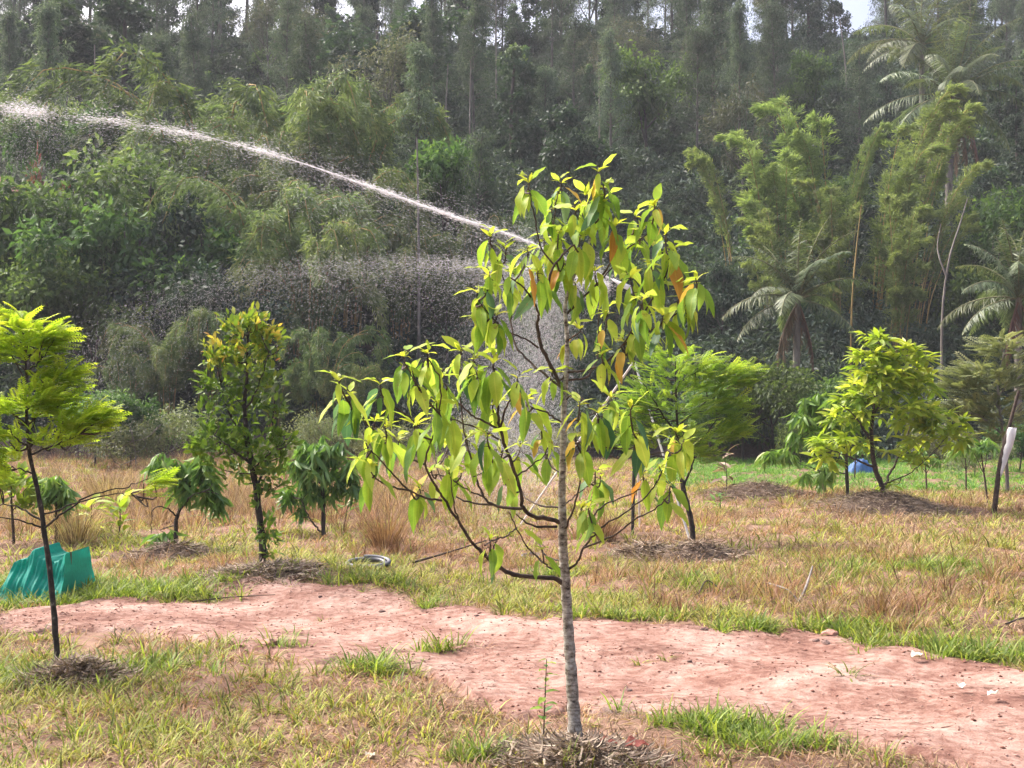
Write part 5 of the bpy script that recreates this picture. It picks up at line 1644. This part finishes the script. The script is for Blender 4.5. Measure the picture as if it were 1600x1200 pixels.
V, F = big_leaf(3, .6, .5, .5, .3)
plm = mesh_of('dry_leaf', [(V, F, 0, None)], M['paper'], True)
for px, py, L, lab in [(1425, 1040, .12, 'pale dry leaf flat on the track near the grassy edge'), (1503, 1090, .10, 'pale curled dry leaf on the right part of the track'), (1558, 1100, .10, 'pale dry leaf closest to the right frame edge'), (575, 1188, .08, 'pale pinkish dry leaf in the front grass')]:
    g = G(px, py)
    o = obj('dry_leaf', plm, None, (g[0], g[1], ztrack(g[0], g[1]) + .035))
    o.scale = (L, L, L)
    o.rotation_euler = (.15, .1, px * 1.3)
    tag(o, lab, 'leaf', 'dry leaves on the ground')
M['redleaf'] = plain('fallen_red_leaf', (.36, .10, .07), .6, .3, 12, trans=.2)
rlm = mesh_of('fallen_leaf', [(V, F, 0, None)], M['redleaf'], True)
for px, py, L, rz_q, lab in [(975, 1186, .14, -1.3, 'large red fallen leaf right of the trunk foot'), (935, 1180, .10, -1.6, 'smaller red fallen leaf at the trunk foot')]:
    g = G(px, py)
    o = obj('fallen_leaf', rlm, None, (g[0], g[1], g[2] + .06))
    o.scale = (L, L, L)
    o.rotation_euler = (.1, .2, rz_q)
    tag(o, lab, 'leaf', 'red leaves at the trunk foot')

# small grass tufts standing alone on the track
for px, py, s, k, lab in [(1325, 1062, 1.0, 6, 'dark grass spray growing alone on the track'), (1000, 1040, .55, 7, 'thin green strip of grass on the track behind the trunk'), (1040, 1035, .5, 7, 'short grass at the end of the thin green strip'), (455, 992, .8, 6, 'spiky grass tuft standing at the near track edge'), (505, 972, .5, 7, 'faint grass patch in the middle of the track')]:
    g = G(px, py)
    o = obj('grass_tuft', tufts[k], None, (g[0], g[1], ztrack(g[0], g[1])))
    o.scale = (s * 1.3, s * 1.1, s * .8)
    tag(o, lab, 'grass', 'grass tufts on the track')

# sticks
def stick(label, P_, rad_, mat='bark_branch'):
    g = G(*P_[0][:2])
    pts_ = []
    for a_, b_, up_ in P_:
        q = G(a_, b_)
        pts_.append(q - g + [0, 0, up_])
    V, F = tube(crom(pts_, 12), np.linspace(rad_, rad_ * .5, 12) , 6)
    o = obj('stick', mesh_of('stick', [(V, F, 0, None)], M[mat], True), None, g)
    tag(o, label, 'stick', 'dead sticks in the field')


stick('long dark dead stick lying left of the low branch', [(645, 886, .05), (700, 876, .1), (760, 865, .16)], .014)
stick('pale grey stick standing out of the grass on the right', [(1250, 943, .02), (1260, 933, .1), (1270, 922, .22)], .016, 'bark_pale')
stick('pale curved stick in the grass left of the standing one', [(1200, 925, .08), (1230, 932, .06), (1250, 945, .02)], .010, 'bark_pale')
stick('thin dry stick arched beside the mulch mound', [(1090, 935, .03), (1105, 924, .1), (1130, 930, .03)], .009)
stick('dark stick at the right frame edge in the grass', [(1572, 985, .05), (1600, 977, .06), (1640, 975, .06)], .009)
stick('dark dry branch lying at the track edge left', [(300, 945, .03), (360, 938, .03), (430, 934, .03)], .007)

# hose coil in the grass
M['hose'] = plain('grey_hose', (.12, .125, .14), .4, .1, 5)
g = G(575, 888)
hp = []
for k in range(60):
    t = k / 59
    an = t * 6.2832 * 2.3
    rr = .21 + .03 * math.sin(an * .7)
    hp.append([rr * math.cos(an), rr * .7 * math.sin(an), .03 + .05 * t + .03 * math.sin(an)])
V, F = tube(hp, .022, 8)
o = obj('hose_coil', mesh_of('hose_coil', [(V, F, 0, None)], M['hose'], True), None, g)
tag(o, 'grey plastic hose coiled in the grass near the track hump', 'hose')
g = G(830, 872)
V, F = tube(np.array(hp) * .5, .012, 8)
o = obj('hose_coil', mesh_of('hose_coil', [(V, F, 0, None)], M['hose'], True), None, g)
tag(o, 'small pale hose loop in the grass behind the foreground trunk', 'hose')

# green shade net
M['net'] = plain('green_net', (.02, .42, .33), .6, .12, 40, trans=.5)
M['post'] = plain('wood_stake', (.12, .08, .05), .9, .3, 20)
ng_ = G(62, 936)
net = thing('shade_net', 'green shade net draped over stakes beside the slender black trunk', 'net', ng_)
pm = ng_[1] / FPX
U_, W_ = 64, 26
V = []
xs_t = [-34, -18, -2, 4, 10, 20, 30, 38, 46]
zs_t = [57, 63, 78, 68, 62, 58, 57, 61, 72]
for b_ in range(W_ + 1):
    v = b_ / W_
    for a_ in range(U_ + 1):
        u = a_ / U_
        xt = -34 + 80 * u
        zt = np.interp(xt, xs_t, zs_t) + 1.2 * math.sin(u * 23)
        xb = -56 + 108 * u
        w_ = v + .10 * math.sin(math.pi * v) * math.sin(u * 5 + 1)
        xx = xb + (xt - xb) * w_
        fold = sum(math.exp(-((xx - fx) / (5 + 8 * (1 - v))) ** 2) for fx in (-34, -2, 10, 46))
        dep = -.24 * (1 - v) ** 1.3 - .05 - .05 * fold + .018 * math.sin(xx * .45 + 3 * v) * (1 - .5 * v) + .010 * math.sin(xx * .9 - 7 * v) + .02 * math.sin(v * 9 + u * 4) * math.sin(math.pi * v)
        V.append([xx * pm, dep, zt * pm * v + .01])
front = np.array(V)
back = front.copy()
back[:, 1] = .45 - front[:, 1] * .6
ii, jj = np.meshgrid(np.arange(W_), np.arange(U_), indexing='ij')
Fq = np.stack([ii * (U_ + 1) + jj, ii * (U_ + 1) + jj + 1, (ii + 1) * (U_ + 1) + jj + 1, (ii + 1) * (U_ + 1) + jj], -1).reshape(-1, 4)
n0 = len(front)
top_f = [[W_ * (U_ + 1) + a_, W_ * (U_ + 1) + a_ + 1, n0 + W_ * (U_ + 1) + a_ + 1, n0 + W_ * (U_ + 1) + a_] for a_ in range(U_)]
sideL = [[b_ * (U_ + 1), (b_ + 1) * (U_ + 1), n0 + (b_ + 1) * (U_ + 1), n0 + b_ * (U_ + 1)] for b_ in range(W_)]
sideR = [[b_ * (U_ + 1) + U_, (b_ + 1) * (U_ + 1) + U_, n0 + (b_ + 1) * (U_ + 1) + U_, n0 + b_ * (U_ + 1) + U_] for b_ in range(W_)]
obj('cloth', mesh_of('cloth', [(np.vstack([front, back]), np.vstack([Fq, Fq + n0, top_f, sideL, sideR]), 0, None)], M['net'], True), net)
for xt, zt in [(-2, 78), (46, 73), (-34, 58), (10, 62)]:
    V, F = tube([[xt * pm, .02, -.1], [xt * pm, .02, zt * pm]], .012, 6)
    obj('stake', mesh_of('stake', [(V, F, 0, None)], M['post']), net)

# white plastic sleeve hanging on a leaning stick, right
sg = G(1553, 802)
st = thing('leaning_stick', 'thin leaning brown stick at the right of the field', 'stick', sg)
D_ = sg[1]
V, F = tube(crom([A(1553, 806, D_) - sg, A(1562, 730, D_) - sg, A(1576, 670, D_) - sg, A(1592, 610, D_) - sg], 14), np.linspace(.05, .025, 14), 7)
obj('shaft', mesh_of('shaft', [(V, F, 0, None)], M['bark_branch'], True), st)
M['white_plastic'] = plain('white_plastic', (.82, .82, .84), .4, .04, 6, trans=.35)
sl = thing('plastic_sleeve', 'long white tapering plastic sleeve hanging from the leaning stick', 'sleeve', A(1580, 672, D_ - .05))
o_ = np.array(sl.location)
V, F = tube(crom([A(1582, 668, D_ - .05) - o_, A(1578, 690, D_ - .05) - o_, A(1571, 715, D_ - .05) - o_, A(1563, 745, D_ - .05) - o_], 14), np.interp(np.linspace(0, 1, 14), [0, .08, .3, .7, 1], [.055, .075, .07, .045, .006]), 10)
V += np.random.default_rng(3).normal(0, .006, V.shape)
obj('bag', mesh_of('bag', [(V, F, 0, None)], M['white_plastic'], True), sl)
V, F = tube([A(1583, 668, D_ - .05) - o_, A(1584, 664, D_) - o_, A(1578, 664, D_) - o_], .018, 6)
obj('tie', mesh_of('tie', [(V, F, 0, None)], M['post']), sl)

# blue tarpaulin behind the bright tree
M['tarp'] = plain('blue_tarp', (.03, .10, .26), .6, .4, 6)
tg = G(1345, 742)
nu, nv = 22, 10
V = []
q = np.random.default_rng(8)
for b_ in range(nv + 1):
    for a_ in range(nu + 1):
        u, v = a_ / nu, b_ / nv
        V.append([(u - .5) * .8, (v - .5) * .6, .42 * math.sin(math.pi * min(1, max(0, u))) ** .6 * math.sin(math.pi * v) ** .6 + .05 * math.sin(u * 19) * math.sin(v * 13) + q.normal(0, .015) + .05])
ii, jj = np.meshgrid(np.arange(nv), np.arange(nu), indexing='ij')
Fq = np.stack([ii * (nu + 1) + jj, ii * (nu + 1) + jj + 1, (ii + 1) * (nu + 1) + jj + 1, (ii + 1) * (nu + 1) + jj], -1).reshape(-1, 4)
o = obj('tarpaulin', mesh_of('tarpaulin', [(np.array(V), Fq, 0, None)], M['tarp'], True), None, tg)
tag(o, 'crumpled blue tarpaulin glimpsed behind the bright whorled tree', 'tarpaulin')
# ------------------------------------------------------------------ rain-gun sprinkler on a tripod and its water
M['pvc'] = plain('white_pipe', (.75, .74, .72), .4, .05, 5)
M['black_pipe'] = plain('black_pipe', (.03, .03, .03), .5, .2, 5)
DS = G(1000, 836)[1]
gS = np.array([A(991, 600, DS)[0], DS, 0.0])
gS[2] = float(H(gS[0], gS[1]))
spr = thing('sprinkler', 'tripod rain-gun sprinkler with white legs behind the young tree', 'sprinkler', gS)
apex = A(991, 568, DS) - gS
for foot in [(812, 792, 2.2), (1078, 845, -.6), (1000, 820, 1.5)]:
    f_ = A(foot[0], foot[1], DS + foot[2])
    f_[2] = float(H(f_[0], f_[1]))
    V, F = tube([f_ - gS, apex + [0, 0, .03]], .016, 8)
    obj('leg', mesh_of('leg', [(V, F, 0, None)], M['pvc'], True), spr)
V, F = tube([[-.03, 0, 0], apex * .5 + [0, 0, 0], apex, A(984, 452, DS) - gS], .024, 8)
obj('riser', mesh_of('riser', [(V, F, 0, None)], M['black_pipe'], True), spr)
noz = A(984, 450, DS) - gS
V, F = tube([noz - [0, 0, .08], noz, noz + (A(962, 441, DS) - A(984, 450, DS)) * .6, A(958, 437, DS + .1) - gS], [.05, .045, .035, .018], 10)
obj('nozzle', mesh_of('nozzle', [(V, F, 0, None)], M['pvc'], True), spr)

m, nt, out = nm('spray_water')
p = N(nt, 'ShaderNodeBsdfPrincipled', i_Roughness=.15)
p.inputs['Base Color'].default_value = (.9, .9, .92, 1)
tr = N(nt, 'ShaderNodeBsdfTranslucent')
tr.inputs[0].default_value = (.95, .95, .97, 1)
mx = N(nt, 'ShaderNodeMixShader')
mx.inputs[0].default_value = .65
nt.links.new(p.outputs[0], mx.inputs[1])
nt.links.new(tr.outputs[0], mx.inputs[2])
tp_ = N(nt, 'ShaderNodeBsdfTransparent')
mx2 = N(nt, 'ShaderNodeMixShader')
mx2.inputs[0].default_value = .5
nt.links.new(tp_.outputs[0], mx2.inputs[1])
nt.links.new(mx.outputs[0], mx2.inputs[2])
nt.links.new(mx2.outputs[0], out.inputs[0])
M['water'] = m
OCT_V = np.array([[.6, -.3, 0], [-.3, -.4, .5], [-.3, -.4, -.5], [0, 1, 0]], float)      # slim drop of four faces
OCT_F = np.array([[0, 1, 3], [1, 2, 3], [2, 0, 3], [0, 2, 1]])
q = np.random.default_rng(88)
JET = [(958, 437, .1), (900, 411, .5), (800, 368, 1.0), (700, 335, 1.6), (560, 285, 2.6), (450, 248, 3.4), (330, 216, 4.3), (190, 191, 5.4), (100, 181, 6.1), (40, 173, 6.7), (-60, 165, 7.6), (-200, 168, 9)]
JP = crom([A(a_, b_, DS + c_) for a_, b_, c_ in JET], 240)
jt = norm(np.gradient(JP, axis=0))
s_ = np.linspace(0, 1, 240)
jpx = np.interp(s_, np.linspace(0, 1, len(JET)), [j[0] for j in JET])


def drops(P, D_, wid, ln):
    n = len(P)
    nn = rand_dirs(q, n)
    return bake(OCT_V, OCT_F, P, frames(D_, nn), np.stack([wid, ln, wid], -1))[:2]


sets = []
# solid stream breaking up with distance
n = 15000
u = q.random(n) ** .75 * 239
dens = np.interp(u, np.arange(240), jpx)
w = .55 + .45 * np.sin(dens * .05)
w = np.where(dens > 560, 1.0, w)
w = w * np.where((dens < 550) & (dens > 480), .35, 1) * np.where((dens < 180) & (dens > 75), .35, 1) * np.where((dens > 180) & (dens < 260), 1.5, 1) * np.where((dens < 60) & (dens > 10), 1.5, 1)
keep = q.random(n) < w
u = u[keep]
n = len(u)
i0 = u.astype(int)
f = u / 239
sp = (.006 + .15 * f ** 1.5) * q.choice([.6, 1.0, 1.7], n)
P_ = JP[i0] + q.normal(0, 1, (n, 3)) * sp[:, None] * np.array([1, 1, .75])
P_ += jt[i0] * q.uniform(-.05, .05, (n, 1))
sets.append(drops(P_, norm(jt[i0] + q.normal(0, .08, (n, 3))), q.uniform(.003, .009, n) * (.7 + .7 * f), q.uniform(.02, .07, n)))
core = JP[:150]
V, F = tube(core, np.interp(np.arange(150), [0, 60, 110, 149], [.010, .015, .010, .001]) * (1 + .25 * q.normal(size=150)).clip(.4, 1.6), 8)
F = np.concatenate([F[:, [0, 1, 2]], F[:, [0, 2, 3]]])
sets.append((V, F))
# drops falling out of the stream
n = 26000
u = q.random(n) ** .8 * 239
i0 = u.astype(int)
f = u / 239
fall = q.exponential(.42, n) * (.15 + 1.6 * f)
P_ = JP[i0] + q.normal(0, 1, (n, 3)) * (.1 + .45 * f)[:, None]
P_[:, 2] -= fall
P_[:, 2] += np.abs(q.normal(0, .16, n)) * f
k_ = P_[:, 2] > .3
P_, i0, n, fall = P_[k_], i0[k_], k_.sum(), fall[k_]
sets.append(drops(P_, norm(jt[i0] - np.array([0, 0, 1.0]) * (fall * .35)[:, None] + q.normal(0, .18, (n, 3))), q.uniform(.0015, .0042, n), q.uniform(.010, .036, n)))
# second, lower fan of water from the spreader nozzle
ARC = [(950, 445, .1), (850, 422, .5), (760, 414, .9), (660, 409, 1.4), (560, 411, 2.0), (460, 420, 2.6), (360, 436, 3.2), (260, 465, 3.9), (180, 505, 4.5), (130, 560, 5.0), (110, 620, 5.3)]
AP = crom([A(a_, b_, DS + c_) for a_, b_, c_ in ARC], 200)
at_ = norm(np.gradient(AP, axis=0))
n = 42000
u = q.random(n) ** 1.1 * 199
i0 = u.astype(int)
f = u / 199
kf = q.random(n) < 1 - .7 * f ** .8
u, i0, f = u[kf], i0[kf], f[kf]
n = len(u)
fall = q.exponential(.36, n) * (.25 + 1.7 * f)
P_ = AP[i0] + q.normal(0, 1, (n, 3)) * (.02 + .45 * f ** 1.4)[:, None] * np.array([1, 1.6, .4])
P_[:, 2] -= fall - np.abs(q.normal(0, .1, n)) * (.4 + f)
k_ = P_[:, 2] > .25
P_, i0, n, fall = P_[k_], i0[k_], int(k_.sum()), fall[k_]
sets.append(drops(P_, norm(at_[i0] - np.array([0, 0, 1.0]) * (fall * .5)[:, None] + q.normal(0, .2, (n, 3))), q.uniform(.0012, .0034, n) * np.where(fall < .10, 1.4, 1), q.uniform(.008, .034, n)))
# fine drizzle curtain under the nozzle
n = 70000
u = np.abs(q.normal(0, .45, n))                    # drizzle thinning out away from the nozzle
fall = 1 - (1 - q.random(n) ** .8)
P_ = np.stack([A(930, 440, DS)[0] - .25 - 1.5 * u - .55 * fall + q.normal(0, .12 + .22 * fall, n), DS + .3 + .7 * u + q.normal(0, .2 + .35 * fall, n), np.zeros(n)], -1)
zt = A(900, 425, DS)[2] + np.abs(q.normal(0, .06, n))
P_[:, 2] = zt - fall * (zt - .35) * q.uniform(.75, 1.05, n)
sets.append(drops(P_, norm(np.array([-.35, 0, -1.0]) + q.normal(0, .15, (n, 3))), q.uniform(.0012, .0026, n), q.uniform(.008, .02, n)))
V, F = merge(sets)
o = obj('water_spray', mesh_of('water_spray', [(V, F, 0, None)], M['water']), kind='stuff')
tag(o, 'white arc of sprinkler water with falling drops above the orchard', 'water spray')

# ------------------------------------------------------------------ air
V, F = box(-322, 322, -45, 470, -2.5, 75)
hz_me = bpy.data.meshes.new('haze')
hz_me.from_pydata(V.tolist(), [], F.tolist())
m, nt, out = nm('haze_air')
pv = N(nt, 'ShaderNodeVolumePrincipled')
pv.inputs['Color'].default_value = (.88, .91, .97, 1)
pv.inputs['Density'].default_value = .00055
nt.links.new(pv.outputs[0], out.inputs['Volume'])
hz_me.materials.append(m)
obj('haze', hz_me, kind='stuff')
